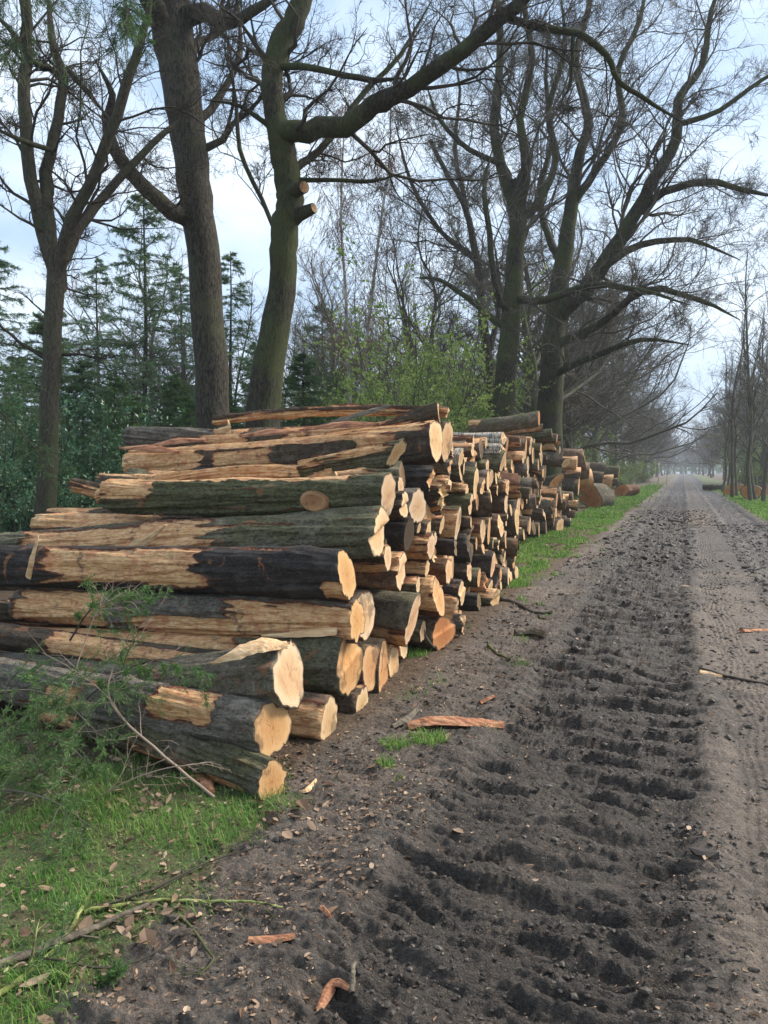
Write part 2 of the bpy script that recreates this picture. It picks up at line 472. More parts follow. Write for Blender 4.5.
def ground_masks(x, y):
    wob = 0.10 * noise2(y * 0.35, x * 0 + 3.3) + 0.05 * noise2(y * 1.3, x * 0 + 8.1)
    xr = x + wob
    n = fbm(x * 1.3, y * 1.3, 4) * 0.55
    nearL = sstep(0.0, 0.45, (-1.42 - x) + n * 0.9) * (1 - sstep(2.75, 3.3, y + n * 0.6))
    verL = box(x + n * 0.9, -3.3, -1.9, 0.18) * sstep(8.6, 10.0, y + n)
    verL = verL * np.clip(.62 + 1.1 * fbm(x * 1.1 + 60, y * .8, 4), 0, 1)
    verR = box(x + n * 0.5, 2.35, 4.6, 0.22) * sstep(3, 6, y)
    grass = np.clip(np.maximum(np.maximum(nearL, verL), verR), 0, 1)
    tuft = np.zeros_like(x)
    for (px, py, r) in ((412, 656, .16), (432, 742, .13), (395, 748, .10), (385, 770, .08), (408, 655, .12)):
        p = on_ground(px, py)
        tuft = np.maximum(tuft, np.exp(-((x - p[0]) ** 2 + (y - p[1]) ** 2) / (r * r)))
    grass = np.maximum(grass, sstep(0.25, 0.7, tuft + n * 0.5))
    mud = box(xr, -1.8, 2.3, 0.12)
    under = sstep(0.0, 0.3, -1.7 - x) * sstep(2.5, 3.2, y) * (1 - sstep(9.5, 10.5, y))   # debris under the stack
    floor_ = np.clip(1 - mud, 0, 1)
    return grass, mud, np.clip(floor_, 0, 1)


def axis(fine_a, fine_b, step, grow, lo, hi, cap=1e9):
    xs = list(np.arange(fine_a, fine_b, step)); s = step; x = xs[-1]
    while x < hi:
        s = min(s * grow, cap); x += s; xs.append(x)
    s = step; x = fine_a; L = []
    while x > lo:
        s = min(s * grow, cap); x -= s; L.append(x)
    return np.array(L[::-1] + xs)


def build_ground():
    xs = axis(-2.3, 0.75, 0.0085, 1.035, -330, 330)
    ys = []; y = 1.35
    while y < 330: ys.append(y); y += max(0.0072, 0.0034 * y) if y < 14 else 0.0045 * y if y < 48 else 0.02 * y
    pre = []; y = 1.35; s = 0.02
    while y > -30: s *= 1.15; y -= s; pre.append(y)
    ys = np.array(pre[::-1] + ys)
    X, Y = np.meshgrid(xs, ys)
    Z = ground_h(X, Y)
    far = sstep(20, 60, np.abs(X)); Z = Z * (1 - far)
    g, md, fl = ground_masks(X, Y)
    ny, nx = X.shape
    idx = np.arange(ny * nx).reshape(ny, nx)
    Q = np.stack([idx[:-1, :-1], idx[:-1, 1:], idx[1:, 1:], idx[1:, :-1]], -1).reshape(-1, 4)
    V = np.stack([X, Y, Z], -1).reshape(-1, 3)
    # material
    m, nt, b = newmat('forest_track_ground'); N = NT(nt)
    co = N.n('ShaderNodeNewGeometry').outputs['Position']
    gr = N.attr('grassm'); mu = N.attr('mudm'); hh = N.attr('hh'); dry = N.attr('dry')
    n1 = N.noise(co, 2.2, 6, 0.65); n2 = N.noise(co, 14, 6, 0.7); n3 = N.noise(co, 70, 5, 0.7); n4 = N.noise(co, 240, 3, 0.7)
    mc = N.ramp(N.math('ADD', N.math('MULTIPLY', n2, 0.45), N.math('ADD', N.math('MULTIPLY', n1, 0.2), N.math('MULTIPLY', n3, 0.35))),
                [(0.38, (0.026, 0.020, 0.016)), (0.47, (0.072, 0.057, 0.046)), (0.56, (0.145, 0.120, 0.098)), (0.66, (0.26, 0.225, 0.19))])
    drc = N.ramp(N.math('ADD', N.math('MULTIPLY', n2, 0.5), N.math('MULTIPLY', n3, 0.5)),
                 [(0.38, (0.080, 0.060, 0.045)), (0.5, (0.165, 0.128, 0.098)), (0.62, (0.27, 0.22, 0.172))])
    mc = N.mix(N.mr(N.math('ADD', dry, N.math('MULTIPLY', N.math('SUBTRACT', n1, 0.5), 0.8)), 0.3, 0.7), mc, drc)
    wetm = N.mr(N.math('ADD', hh, N.math('MULTIPLY', N.math('SUBTRACT', n2, 0.5), 1.0)), 0.25, 0.85)
    mc = N.mix(N.math('MULTIPLY', wetm, 0.85), mc, N.mix(N.mr(n3, .4, .62), (0.013, 0.010, 0.008), (0.068, 0.053, 0.042)))
    mc = N.mix(N.mr(n4, 0.56, 0.72, 0, 0.6), mc, (0.30, 0.255, 0.21))
    # worn-in shreds of bark
    shred = N.mr(N.noise(N.mapping(co, (1, 2.4, 1)), 26, 4, 0.7, 1.2), 0.62, 0.65)
    mc = N.mix(N.math('MULTIPLY', shred, N.math('MULTIPLY', N.mr(n1, 0.42, 0.6), 0.8)), mc, (0.27, 0.155, 0.085))
    fc = N.ramp(N.math('ADD', N.math('MULTIPLY', n2, 0.5), N.math('MULTIPLY', n3, 0.5)),
                [(0.35, (0.035, 0.024, 0.016)), (0.5, (0.10, 0.065, 0.038)), (0.65, (0.22, 0.15, 0.09))])
    gc = N.ramp(n3, [(0.35, (0.035, 0.045, 0.018)), (0.5, (0.08, 0.125, 0.03)), (0.65, (0.15, 0.19, 0.06))])
    gc = N.mix(N.mr(n2, 0.46, 0.6, 0, 0.75), gc, (0.14, 0.10, 0.06))
    col = N.mix(mu, fc, mc)
    gm = N.mr(N.math('ADD', gr, N.math('MULTIPLY', N.math('SUBTRACT', n2, 0.5), 1.3)), 0.4, 0.75)
    col = N.mix(gm, col, gc)
    N.l(col, b.inputs['Base Color'])
    wet = N.mr(N.math('ADD', N.math('MULTIPLY', n2, 0.6), N.math('MULTIPLY', n3, 0.4)), 0.4, 0.62, 0.42, 0.9)
    wet = N.math('SUBTRACT', wet, N.math('MULTIPLY', wetm, 0.15))
    N.l(wet, b.inputs['Roughness']); b.inputs['Specular IOR Level'].default_value = 0.32
    h = N.math('ADD', N.math('MULTIPLY', n2, 1.0), N.math('ADD', N.math('MULTIPLY', n3, 0.6), N.math('MULTIPLY', n4, 0.22)))
    N.l(N.bump(h, 1.0, 0.035), b.inputs['Normal'])
    xr = X
    dry_ = np.clip(box(xr + .3 * fbm(X * 1.5, Y * 1.5, 3), 0.10, 1.05, 0.16) * .75 * (1 - .95 * sstep(7, 16, Y)) * (.55 + .9 * sstep(-.3, .4, fbm(X * 1.1 + 5, Y * .8, 3))) + box(xr, -2.1, -1.15, 0.25) * 0.45 + 0.5 * sstep(0.05, 0.5, fbm(X * 0.9, Y * 0.7, 3)) - 0.3 * box(xr, 1.1, 2.1, 0.1), 0, 1)
    wb = 0.10 * noise2(Y * 0.35, X * 0 + 3.3) + 0.05 * noise2(Y * 1.3, X * 0 + 8.1)
    wet_ = np.clip((box(X + wb, -.98, .04, .12) + box(X + wb, 1.15, 2.1, .15)) * (.72 + .5 * fbm(X * 1.5, Y * 3.5, 3)) + .35 * (fbm(X * 1.2 + 30, Y * .9, 4)), 0, 1)
    # churned bands of the wheel edges stay darkest
    wet_ = np.clip(wet_ + .42 * box(Y, 9, 60, 4) * (box(X, -1.6, .4, .3) + box(X, .7, 2.25, .3)) * (.95 + .9 * fbm(X * 1.4, Y * 1.2 + 9, 4)) + .45 * box(X + wb, -.12, .12, .08) + .4 * box(X + wb, -.95, -.5, .1) * sstep(3, 7, Y), 0, 1)
    o = mk('ground', V, Q, None, m, attrs={'grassm': g.ravel(), 'mudm': md.ravel(), 'dry': dry_.ravel(), 'hh': wet_.ravel()})
    tag(o, kind='structure')
    return o


# ------------------------------------------------------------------ logs
def log_mesh(L, r0, r1, na, nl, rng, tilt=(0, 0), step=0.0, strip=None, bend=0.0, bendz=0.0, rough=1.0, flare=0.0, oval=0.08, collar=0.94, ragged=0.0, kink=None):
    """axis +X from the cut face (x=0); returns bark mesh and cap mesh data"""
    s = np.concatenate([[0], np.cumsum(np.full(nl - 1, 1.0))]) / (nl - 1)
    s = s ** 1.0 * L
    a = np.arange(na) * 2 * math.pi / na
    S, A = np.meshgrid(s, a, indexing='ij')
    sx, sy = rng.uniform(0, 90, 2)
    cx, cy = np.cos(A), np.sin(A)
    # periodic noise round the log: use the circle coordinates
    def pn(f, fs, k):
        return noise2(S * fs + sx + 7 * k + cx * f, sy + cy * f - 5 * k + S * 0.37 * fs)
    R = r0 + (r1 - r0) * (S / L) + flare * r0 * np.exp(-S / 0.25)
    o1, o2 = rng.uniform(0, 6.28, 2)
    R = R * (1 + oval * np.cos(2 * (A - o1)) * 0.5 + 0.05 * np.cos(3 * (A - o2)) + 0.05 * pn(1.2, 1.2, 1))
    R = R + rough * (0.020 * pn(2.4, 1.5, 2) + (0.008 * pn(6, 3, 3) + 0.0045 * pn(17, 5, 4)) * (.3 + .7 * sstep(0, .08, S)))
    st = np.zeros_like(S)
    if strip is not None:
        for (s0, s1, ac, aw, amt) in strip:
            d = np.abs((A - ac + math.pi) % (2 * math.pi) - math.pi) / aw
            e = np.maximum(np.abs(S - (s0 + s1) / 2) / ((s1 - s0) / 2), 0)
            v = 1.15 - np.maximum(d ** 2, e ** 3) * 0.65
            st = np.maximum(st, np.clip(v, 0, 1.2) * amt)
        st = st + 0.40 * pn(1.8, 2.2, 5) + 0.45 * pn(4, .9, 8) + 0.22 * pn(5, 5, 6)
    else:
        st = 0.02 + 0.42 * pn(1.6, 1.6, 5) + 0.22 * pn(4.5, 5, 6)
    for q in range(int(rng.integers(2, 6))):
        ks, ka, kr = rng.uniform(.1, max(L, .3)), rng.uniform(0, 6.28), rng.uniform(.035, .075)
        da = np.abs((A - ka + math.pi) % (2 * math.pi) - math.pi) * r0
        dd_ = ((S - ks) ** 2 / (1.6 * kr) ** 2 + da ** 2 / kr ** 2)
        R = R + rough * rng.uniform(.012, .035) * np.exp(-dd_) - rough * .018 * np.exp(-dd_ * 6)
    R = R - rough * 0.014 * sstep(0.46, 0.54, st) + rough * 0.006 * np.exp(-((st - .42) / .05) ** 2)
    off = bend * np.sin(S / L * math.pi) ; offz = bendz * np.sin(S / L * math.pi)
    if kink is not None:
        kx, ka, kz = kink
        off = off + ka * np.maximum(S - kx, 0); offz = offz + kz * np.maximum(S - kx, 0)
    Y = R * cx + off; Z = R * sy * 0 + R * cy + offz
    # face plane
    def fx(y, z):
        f = tilt[0] * y + tilt[1] * z
        if step: f = f + step * sstep(-0.01, 0.012, z + 0.25 * y - 0.12 * r0)
        if ragged: f = f + ragged * 0.5 * np.abs(noise2(y * 60 + sx, z * 60)) + ragged * 0.8 * noise2(y * 9, z * 9 + sy)
        return f
    fo = fx(Y[0], Z[0])
    w = np.exp(-S / (0.6 * r0))
    X = S + fo[None, :] * w
    V = np.stack([X, Y, Z], -1).reshape(-1, 3)
    i = np.arange(nl - 1)[:, None] * na; k = np.arange(na)[None]; k2 = (k + 1) % na
    Q = np.stack([i + k, i + na + k, i + na + k2, i + k2], -1).reshape(-1, 4)
    nv = len(V)
    stv = st.reshape(-1)
    # bark rim on the face, then a closed far end
    c0 = np.array([0, off[0, 0], offz[0, 0]])
    rim = np.stack([fo + 0.001, Y[0] * collar, Z[0] * collar], -1)
    V = np.vstack([V, rim]); stv = np.concatenate([stv, np.full(na, 0.1)])
    Q = np.vstack([Q, np.stack([nv + k[0], k[0], k2[0], nv + k2[0]], -1)])
    lastc = np.array([[L + 0.02, Y[-1].mean(), Z[-1].mean()]])
    V = np.vstack([V, lastc]); stv = np.concatenate([stv, [1.0]])
    ce = len(V) - 1; lr = (nl - 1) * na
    T = np.stack([lr + k[0], np.full(na, ce), lr + k2[0]], -1)
    # cap
    fr = np.array([collar, 0.75, 0.55, 0.35, 0.16])
    cV = []; rr = []
    for q in fr:
        y = Y[0] * q; z = Z[0] * q
        cV.append(np.stack([fx(y, z) - 0.0005, y, z], -1)); rr.append(np.full(na, q))
    cV = np.vstack(cV + [np.array([[fx(0 * Y[0, :1], 0 * Z[0, :1])[0] - 0.0005, 0, 0]])]); rr = np.concatenate(rr + [[0.0]])
    i = np.arange(len(fr) - 1)[:, None] * na
    cQ = np.stack([i + k, i + k2, i + na + k2, i + na + k], -1).reshape(-1, 4)
    l4 = (len(fr) - 1) * na
    cT = np.stack([l4 + k[0], l4 + k2[0], np.full(na, len(cV) - 1)], -1)
    return (V, Q, T, stv), (cV, cQ, cT, rr)


BARKS = {  # tint rgb, moss
    'mossy': ((0.15, 0.128, 0.095), 0.5), 'brown': ((0.17, 0.12, 0.08), 0.15), 'char': ((0.055, 0.047, 0.042), 0.0),
    'grey': ((0.165, 0.145, 0.12), 0.25), 'dark': ((0.11, 0.082, 0.056), 0.3), 'green': ((0.145, 0.13, 0.092), 0.7),
    'birch': ((0.5, 0.5, 0.5), 0.0), 'red': ((0.20, 0.10, 0.055), 0.05), 'bare': ((0.10, 0.075, 0.05), 0.2)}
ADJ = {'mossy': 'mossy brown', 'brown': 'brown barked', 'char': 'black barked', 'grey': 'grey barked', 'dark': 'dark barked', 'green': 'green mossy', 'birch': 'white birch', 'red': 'reddish stripped', 'bare': 'bare stripped'}
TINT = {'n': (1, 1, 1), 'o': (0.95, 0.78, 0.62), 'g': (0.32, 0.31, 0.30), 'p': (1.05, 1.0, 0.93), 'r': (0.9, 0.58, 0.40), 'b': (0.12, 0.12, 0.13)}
LOGS = []       # dicts, for packing and labels


def basis(face, end):
    face = np.array(face); d = np.array(end) - face; L = np.linalg.norm(d); ex = d / L
    ey = norm(np.cross(np.array([0, 0, 1.0]), ex)); ez = np.cross(ex, ey)
    mt = Matrix.Identity(4)
    for i in range(3):
        mt[i][0] = ex[i]; mt[i][1] = ey[i]; mt[i][2] = ez[i]; mt[i][3] = face[i]
    return mt, L


def place_log(face, end, r0, r1, style='mossy', tint='n', detail=1, label=None, stack='near', group='felled logs in the near stack', name='log', cat='log', **kw):
    mt, L = basis(face, end)
    seed = int(abs(face[0] * 7919 + face[1] * 104729 + face[2] * 1299709)) % 100000
    rng = np.random.default_rng(seed)
    na, nl = {3: (128, 250), 2: (64, 90), 1: (36, 34), 0: (24, 16)}[detail]
    if style == 'bare' and 'strip' not in kw: kw['strip'] = [(-0.5, L + 0.5, rng.uniform(0, 6.28), 2.6, 0.95)]
    if style == 'red' and 'strip' not in kw: kw['strip'] = [(-0.5, L * 0.8, rng.uniform(0, 6.28), 1.8, 0.8)]
    kw.setdefault('tilt', (rng.normal(-0.08, 0.07), rng.normal(0, 0.08)))
    kw.setdefault('bend', rng.normal(0, 0.05)); kw.setdefault('bendz', rng.normal(0.01, 0.035))
    if style not in ('bare', 'red', 'birch', 'char') and 'strip' not in kw and rng.random() < (.7 if stack == 'near' else .3):
        kw['strip'] = [(a_, a_ + rng.uniform(.3, 1.4), rng.uniform(-.3, 2.0), rng.uniform(.4, 1.3), rng.uniform(.85, 1.15)) for a_ in rng.uniform(-.4, L * .8, int(rng.integers(1, 4)))]; kw.setdefault('flare', rng.uniform(0, 0.08))
    if 'step' not in kw and rng.random() < 0.35: kw['step'] = rng.uniform(-0.03, 0.03)
    (V, Q, T, st), (cV, cQ, cT, rr) = log_mesh(L, r0, r1, na, nl, rng, **kw)
    o = mk(name, V, Q, T, M['birch'] if style == 'birch' else M['log'], attrs={'strip': st})
    o.matrix_world = mt
    c, ms = BARKS[style]; v = rng.uniform(0.8, 1.25)
    o.color = (c[0] * v, c[1] * v * rng.uniform(.95, 1.05), c[2] * v, float(np.clip(ms + rng.uniform(-.12, .12), 0, 1)))
    cap = mk('cut_face', cV, cQ, cT, M['cut'], o, attrs={'rr': rr})
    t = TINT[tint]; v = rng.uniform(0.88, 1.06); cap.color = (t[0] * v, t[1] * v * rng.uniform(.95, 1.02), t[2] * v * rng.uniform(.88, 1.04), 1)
    tag(o, label, cat, group)
    LOGS.append(dict(o=o, f=np.array(face), r=r0, L=L, style=style, tint=tint, stack=stack, label=label, mt=mt))
    return o


def plog(px, py, h, x=-1.95, left=None, dy=0.0, L=3.0, rl=0.9, yaw=0.0, **kw):
    """log whose sawn face, in the plane X = x, shows at px,py with height h"""
    f = at_x(px, py, x)
    d = (f - C0) @ CF
    r = h / 2 / FPX * d
    if left is not None:
        e = at_y(left[0], left[1], f[1] + dy)
    else:
        e = f + np.array([-L * math.cos(yaw), L * math.sin(yaw), kw.pop('dz', 0.0)])
    return place_log(f, e, r, r * rl, **kw)


# ---- near side of the near stack, traced one by one (strip = s0, s1, angle, half-width, amount; angle 90 deg = top)
T_, F_, U_ = math.pi / 2, math.pi, -math.pi / 2      # top, side facing the camera is found below
# local Y axis = z cross x: for a log running to -X it points to -Y, i.e. towards the camera: angle 0 faces the camera
NEARG = 'felled logs in the near stack'
plog(272, 782, 40, -1.76, (50, 706), .33, rl=1.0, style='mossy', tint='o', detail=3, label='lowest log at the front of the near stack, half hidden by fir twigs',
     strip=[(1.35, 2.1, .8, 1.3, 1.15), (0.1, .35, 5.6, .4, .8), (.5, .9, -.6, .4, .9)], step=0, tilt=(.05, .1), oval=.05)
plog(273, 728, 56, -1.85, (-90, 660), .35, rl=.85, style='grey', tint='o', detail=3, label='grey charcoal log with one torn pale patch above the lowest front log',
     strip=[(.30, .68, .95, .8, 1.2), (1.2, 1.5, .2, .4, .9)], step=0, tilt=(.03, .12))
plog(329, 722, 48, -1.86, L=3, style='brown', tint='n', detail=2, label='short looking brown log on the mud right of the grey charcoal log', tilt=(-.1, 0))
plog(362, 706, 36, -1.88, L=3, style='brown', tint='n', detail=2, label='small pale log end low behind the brown log on the mud')
plog(290, 675, 66, -1.85, (70, 698), .55, rl=.8, style='mossy', tint='n', detail=3, label='mossy log with a wide oval face and a bent torn splinter on top', strip=[(0, .32, 1.75, .42, 1.2)], step=0, tilt=(-.34, 0), oval=.12)
plog(351, 665, 68, -1.85, (-90, 641), .05, rl=.72, style='green', tint='o', detail=3, label='long log stripped on top with a big brown stained forked face', strip=[(.75, 3.6, 1.0, 1.15, 1.2)], step=.02, tilt=(-.1, -.12), oval=.22)
plog(357, 621, 42, -1.80, (22, 604), .05, rl=.95, style='grey', tint='o', detail=3, label='grey log stripped along its lower side ending in a golden face', strip=[(-.2, .85, -.1, 1.0, 1.2), (.8, 1.6, -.5, .6, 1.15), (1.9, 2.7, 0, 1.4, 1.1)], step=0)
plog(366, 615, 50, -1.95, L=2.8, style='brown', tint='n', detail=2, label='log face peeping out right behind the golden faced grey log')
plog(347, 575, 50, -1.85, (-90, 569), .1, rl=.95, style='char', tint='o', detail=3, label='big black log, the left half stripped to pale wood',
     strip=[(1.05, 2.35, .25, .85, 1.2), (.0, .12, -.6, .6, .9)], step=0)
plog(376, 532, 46, -1.85, (-60, 549), .0, rl=.62, style='green', tint='p', detail=3, label='long mossy log with a stepped two lobed face above the big black log', strip=[(1.3, 3.0, .5, 1.0, 1.2)], step=-.05, oval=.3, tilt=(.0, .12))
plog(388, 496, 47, -1.85, (110, 494), .0, rl=.8, style='green', tint='n', detail=3, label='thick mossy log with a large round knot on its side', strip=[(.35, 2.6, 1.7, .75, 1.2), (1.9, 2.4, .3, .6, 1.0)], step=0)
plog(403, 506, 26, -1.92, (50, 521), 0, rl=1.15, style='bare', tint='n', detail=3, label='pale stripped log under the thick knotted mossy log', strip=[(.4, 3.5, .6, 1.7, 1.1)])
plog(436, 440, 44, -2.0, (134, 466), 0, rl=.95, style='dark', tint='p', detail=3, label='thick dark log with orange stripped top, highest long log of the near stack', strip=[(-.2, 3.5, 1.45, .85, 1.2), (2.4, 3.5, .6, 1.3, 1.15), (1.6, 2.2, .1, .45, 1.15), (.3, .7, .2, .2, .9)], step=0, tilt=(0, .02))
# two logs whose right ends are hidden
fa = at_y(300, 446, 6.55); ea = at_y(133, 437, 6.55)
place_log(ea, fa, .11, .12, 'grey', 'r', 3, label='grey log with a broken brown left end, on top of the near stack', tilt=(0.5, .2), step=0)
fa = at_y(335, 476, 4.95); ea = at_y(98, 497, 4.95)
place_log(fa, ea, .075, .055, 'bare', 'n', 3, label='crooked bare limb humped over the pale stripped log', bendz=.10, strip=[(-.5, 3, .9, 1.9, 1.1)])
fa = at_y(75, 486, 5.3); ea = at_y(130, 502, 5.1)
place_log(fa, ea, .07, .06, 'bare', 'p', 2, label='short broken pale stub sticking up left of the crooked bare limb', ragged=.05)
plog(439, 413, 22, -2.05, (300, 436), .0, rl=.8, style='dark', tint='p', detail=2, label='log on the very top of the near stack, dark then orange stripped', strip=[(.45, 3, .8, 1.5, 1.1)])
plog(446.5, 414, 12, -2.0, L=2.5, style='bare', tint='p', detail=1, label='little pale stub beside the topmost log of the near stack')
plog(447, 441, 38, -2.02, L=2.8, style='dark', tint='p', detail=2, label='dark log just behind the highest long log, its pale edge showing')
plog(397, 452, 23, -1.88, (300, 466), .0, rl=.6, style='green', tint='p', detail=3, label='slim mossy log with a steep slanted face under the highest long log', tilt=(.2, -.75), step=0)
plog(431, 479, 25, -1.98, L=2.4, style='char', tint='o', detail=2, label='black log with a ragged splintered end at mid height', ragged=.06)
SPEC = [  # px,py,h,x,style,tint,extra
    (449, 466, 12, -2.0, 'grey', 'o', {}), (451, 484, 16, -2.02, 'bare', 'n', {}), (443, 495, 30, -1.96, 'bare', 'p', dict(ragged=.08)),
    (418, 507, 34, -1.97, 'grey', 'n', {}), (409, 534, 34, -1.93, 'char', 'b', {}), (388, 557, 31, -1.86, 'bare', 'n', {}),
    (400, 570, 37, -1.88, 'brown', 'n', {}), (428, 535, 30, -1.98, 'brown', 'n', {}), (431, 547, 26, -1.90, 'red', 'n', {}),
    (419, 528, 12, -1.99, 'mossy', 'n', {}), (435, 539, 13, -2.03, 'mossy', 'n', {}), (455, 548, 17, -1.95, 'char', 'g', {}),
    (427, 568, 17, -1.96, 'dark', 'p', {}), (449, 571, 28, -1.90, 'red', 'p', {}), (458, 524, 34, -2.0, 'dark', 'n', {}),
    (442, 525, 19, -2.02, 'brown', 'p', {}), (412, 619, 54, -1.86, 'mossy', 'p', dict(strip=[(-.1, .5, -.9, .5, 1.1)])), (439, 597, 41, -1.88, 'red', 'o', {}),
    (423, 631, 22, -1.95, 'dark', 'p', {}), (444, 633, 34, -1.85, 'brown', 'r', dict(tilt=(.35, -.1))), (456, 609, 28, -1.93, 'bare', 'p', dict(ragged=.07)),
    (372, 667, 46, -1.92, 'brown', 'o', {}), (384, 673, 58, -1.93, 'dark', 'o', dict(tilt=(-.2, 0))), (394, 664, 38, -1.98, 'bare', 'p', {}),
    (470, 549, 28, -1.95, 'char', 'b', {}), (483, 531, 25, -2.0, 'red', 'n', {}), (489, 531, 28, -2.05, 'brown', 'o', {}), (483, 548, 11, -2.0, 'brown', 'p', {}),
    (476, 483, 32, -2.0, 'green', 'p', {}), (491, 505, 25, -2.0, 'dark', 'p', {}), (470, 504, 21, -1.98, 'green', 'p', {}),
    (501, 526, 21, -2.02, 'brown', 'p', {}), (493, 543, 11, -2.05, 'mossy', 'n', {}), (502, 550, 11, -2.1, 'dark', 'p', {}),
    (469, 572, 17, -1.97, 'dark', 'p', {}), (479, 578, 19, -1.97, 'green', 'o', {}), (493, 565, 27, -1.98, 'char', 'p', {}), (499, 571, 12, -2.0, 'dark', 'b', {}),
    (486, 582, 19, -1.98, 'brown', 'r', dict(ragged=.06)), (463, 593, 26, -1.92, 'char', 'p', {}), (495, 598, 18, -1.92, 'green', 'p', dict(tilt=(.3, 0))),
    (479, 602, 16, -1.88, 'char', 'g', {}), (464, 624, 18, -1.85, 'mossy', 'p', dict(ragged=.06)), (457, 586, 12, -1.97, 'brown', 'p', {}),
    (504, 438.5, 12, -2.0, 'birch', 'p', {}), (500, 449.5, 10, -2.02, 'birch', 'p', {}), (503, 462, 20, -1.98, 'green', 'p', dict(tilt=(0, -.3))),
    (461, 458, 18, -2.02, 'birch', 'p', {}), (453, 450, 14, -2.05, 'bare', 'p', dict(ragged=.05)), (488, 481, 19, -2.03, 'grey', 'p', {}), (496, 478, 14, -2.06, 'bare', 'p', {}),
    (482, 487, 16, -2.0, 'brown', 'p', {}), (467, 490, 14, -2.0, 'red', 'p', {}), (507, 487, 16, -2.08, 'mossy', 'p', {}), (506, 503, 18, -2.1, 'brown', 'n', {}),
    (464, 468, 12, -2.02, 'dark', 'n', {}), (471, 522, 12, -2.0, 'brown', 'p', {}), (506, 520, 14, -2.12, 'dark', 'n', {}),
    (436, 560, 12, -2.0, 'dark', 'p', {}), (418, 585, 16, -1.95, 'dark', 'n', {}), (497, 490, 10, -2.1, 'dark', 'p', {}), (441, 506, 10, -2.1, 'dark', 'p', {}),
]
rs = np.random.default_rng(12)
for (px, py, h, x, st, ti, ex) in SPEC:
    plog(px, py, h, x + rs.uniform(-.02, .02), L=rs.uniform(2.6, 3.3), yaw=rs.normal(0, .03), rl=rs.uniform(.8, 1.0), style=st, tint=ti, detail=2 if h > 24 else 1, dz=rs.normal(0, .05), **ex)


def fill(prof, x0, x1, rmin, rmax, tries, stack, group, detail=1, styles=None, Lr=(2.4, 3.2), gap=0.012):
    """small logs in the gaps between the traced ones, never through a neighbour"""
    rg = np.random.default_rng(len(prof) * 31 + tries)
    py_, pz_ = zip(*prof)
    have = [(l['f'][1], l['f'][2], l['r']) for l in LOGS if l['stack'] == stack]
    H = [list(q) for q in have]
    n = 0
    for t in range(tries):
        r = rmax + (rmin - rmax) * (t / tries) ** 0.6
        y = rg.uniform(py_[0], py_[-1]); zt = np.interp(y, py_, pz_)
        z = rg.uniform(r, max(zt - r, r + 0.001))
        if z + r > zt: continue
        if H:
            A = np.array(H)
            if np.any(np.hypot(A[:, 0] - y, A[:, 1] - z) < A[:, 2] + r - gap): continue
        H.append([y, z, r]); n += 1
        st = rg.choice(styles or ['mossy', 'brown', 'dark', 'green', 'grey', 'char', 'bare', 'red'])
        xx = rg.uniform(x0, x1)
        place_log((xx, y, z + .02), (xx - rg.uniform(*Lr), y + rg.normal(0, .05), z + rg.normal(0, .04) + .02), r, r * .9, st, rg.choice(['n', 'p', 'o', 'n', 'p', 'g']), detail, stack=stack, group=group)
    return n


fill([(3.55, .3), (3.9, .55), (4.3, .85), (4.8, 1.2), (5.4, 1.55), (6, 1.65), (6.6, 1.95), (7.0, 1.85), (8.9, 1.95), (9.3, 1.6), (9.8, .8), (10.1, .2)], -2.22, -2.04, .055, .12, 6000, 'near', NEARG)

# ---- middle stack (set further back from the track)
MIDG = 'felled logs in the middle stack'
XM = -2.8
MID = [
    (539, 418, 16, (470, 427), 'mossy', 'r', dict(bend=.1, strip=[(1.2, 1.6, .5, .5, .9)])), (552, 433, 9, (505, 438), 'green', 'p', {}), (543, 428, 7, (440, 436), 'mossy', 'n', {}),
    (541, 448, 9, (500, 449), 'green', 'p', {}), (556, 449, 9, (543, 448), 'bare', 'p', {}), (559, 459, 15, (508, 459), 'mossy', 'n', {}),
    (543, 473, 9, (505, 472), 'mossy', 'p', dict(bendz=.1)), (557, 481, 15, (512, 477), 'mossy', 'o', dict(tilt=(.6, -.5), bendz=-.14)),
    (556, 494, 12, (518, 488), 'green', 'r', {}), (553, 507, 19, (520, 502), 'grey', 'g', dict(ragged=.08, tilt=(0, 0))), (560, 526, 16, (535, 524), 'dark', 'p', dict(tilt=(.3, 0))),
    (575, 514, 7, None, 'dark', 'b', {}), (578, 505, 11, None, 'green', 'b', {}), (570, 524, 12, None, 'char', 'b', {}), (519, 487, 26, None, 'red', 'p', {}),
    (517, 521, 26, None, 'dark', 'p', {}), (519, 541, 18, None, 'dark', 'p', {}), (515, 541, 16, None, 'dark', 'p', {}), (557, 438, 9, None, 'brown', 'p', {}),
    (560, 440, 10, None, 'bare', 'p', {}), (560, 450, 8, None, 'mossy', 'p', {}), (566, 463, 9, None, 'dark', 'p', dict(tilt=(.8, -.5))), (540, 500, 10, None, 'green', 'p', {}),
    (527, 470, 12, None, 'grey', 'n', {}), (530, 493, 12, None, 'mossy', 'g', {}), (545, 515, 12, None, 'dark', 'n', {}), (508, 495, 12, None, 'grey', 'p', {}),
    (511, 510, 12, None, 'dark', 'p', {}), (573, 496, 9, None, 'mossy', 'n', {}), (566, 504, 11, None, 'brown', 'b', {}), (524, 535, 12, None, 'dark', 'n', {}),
]
for (px, py, h, left, st, ti, ex) in MID:
    kw = dict(ex)
    plog(px, py, h, XM + rs.uniform(-.05, .05), left=left, L=2.6, rl=1.0, yaw=rs.normal(0, .06), style=st, tint=ti, detail=1, stack='middle', group=MIDG, **kw)
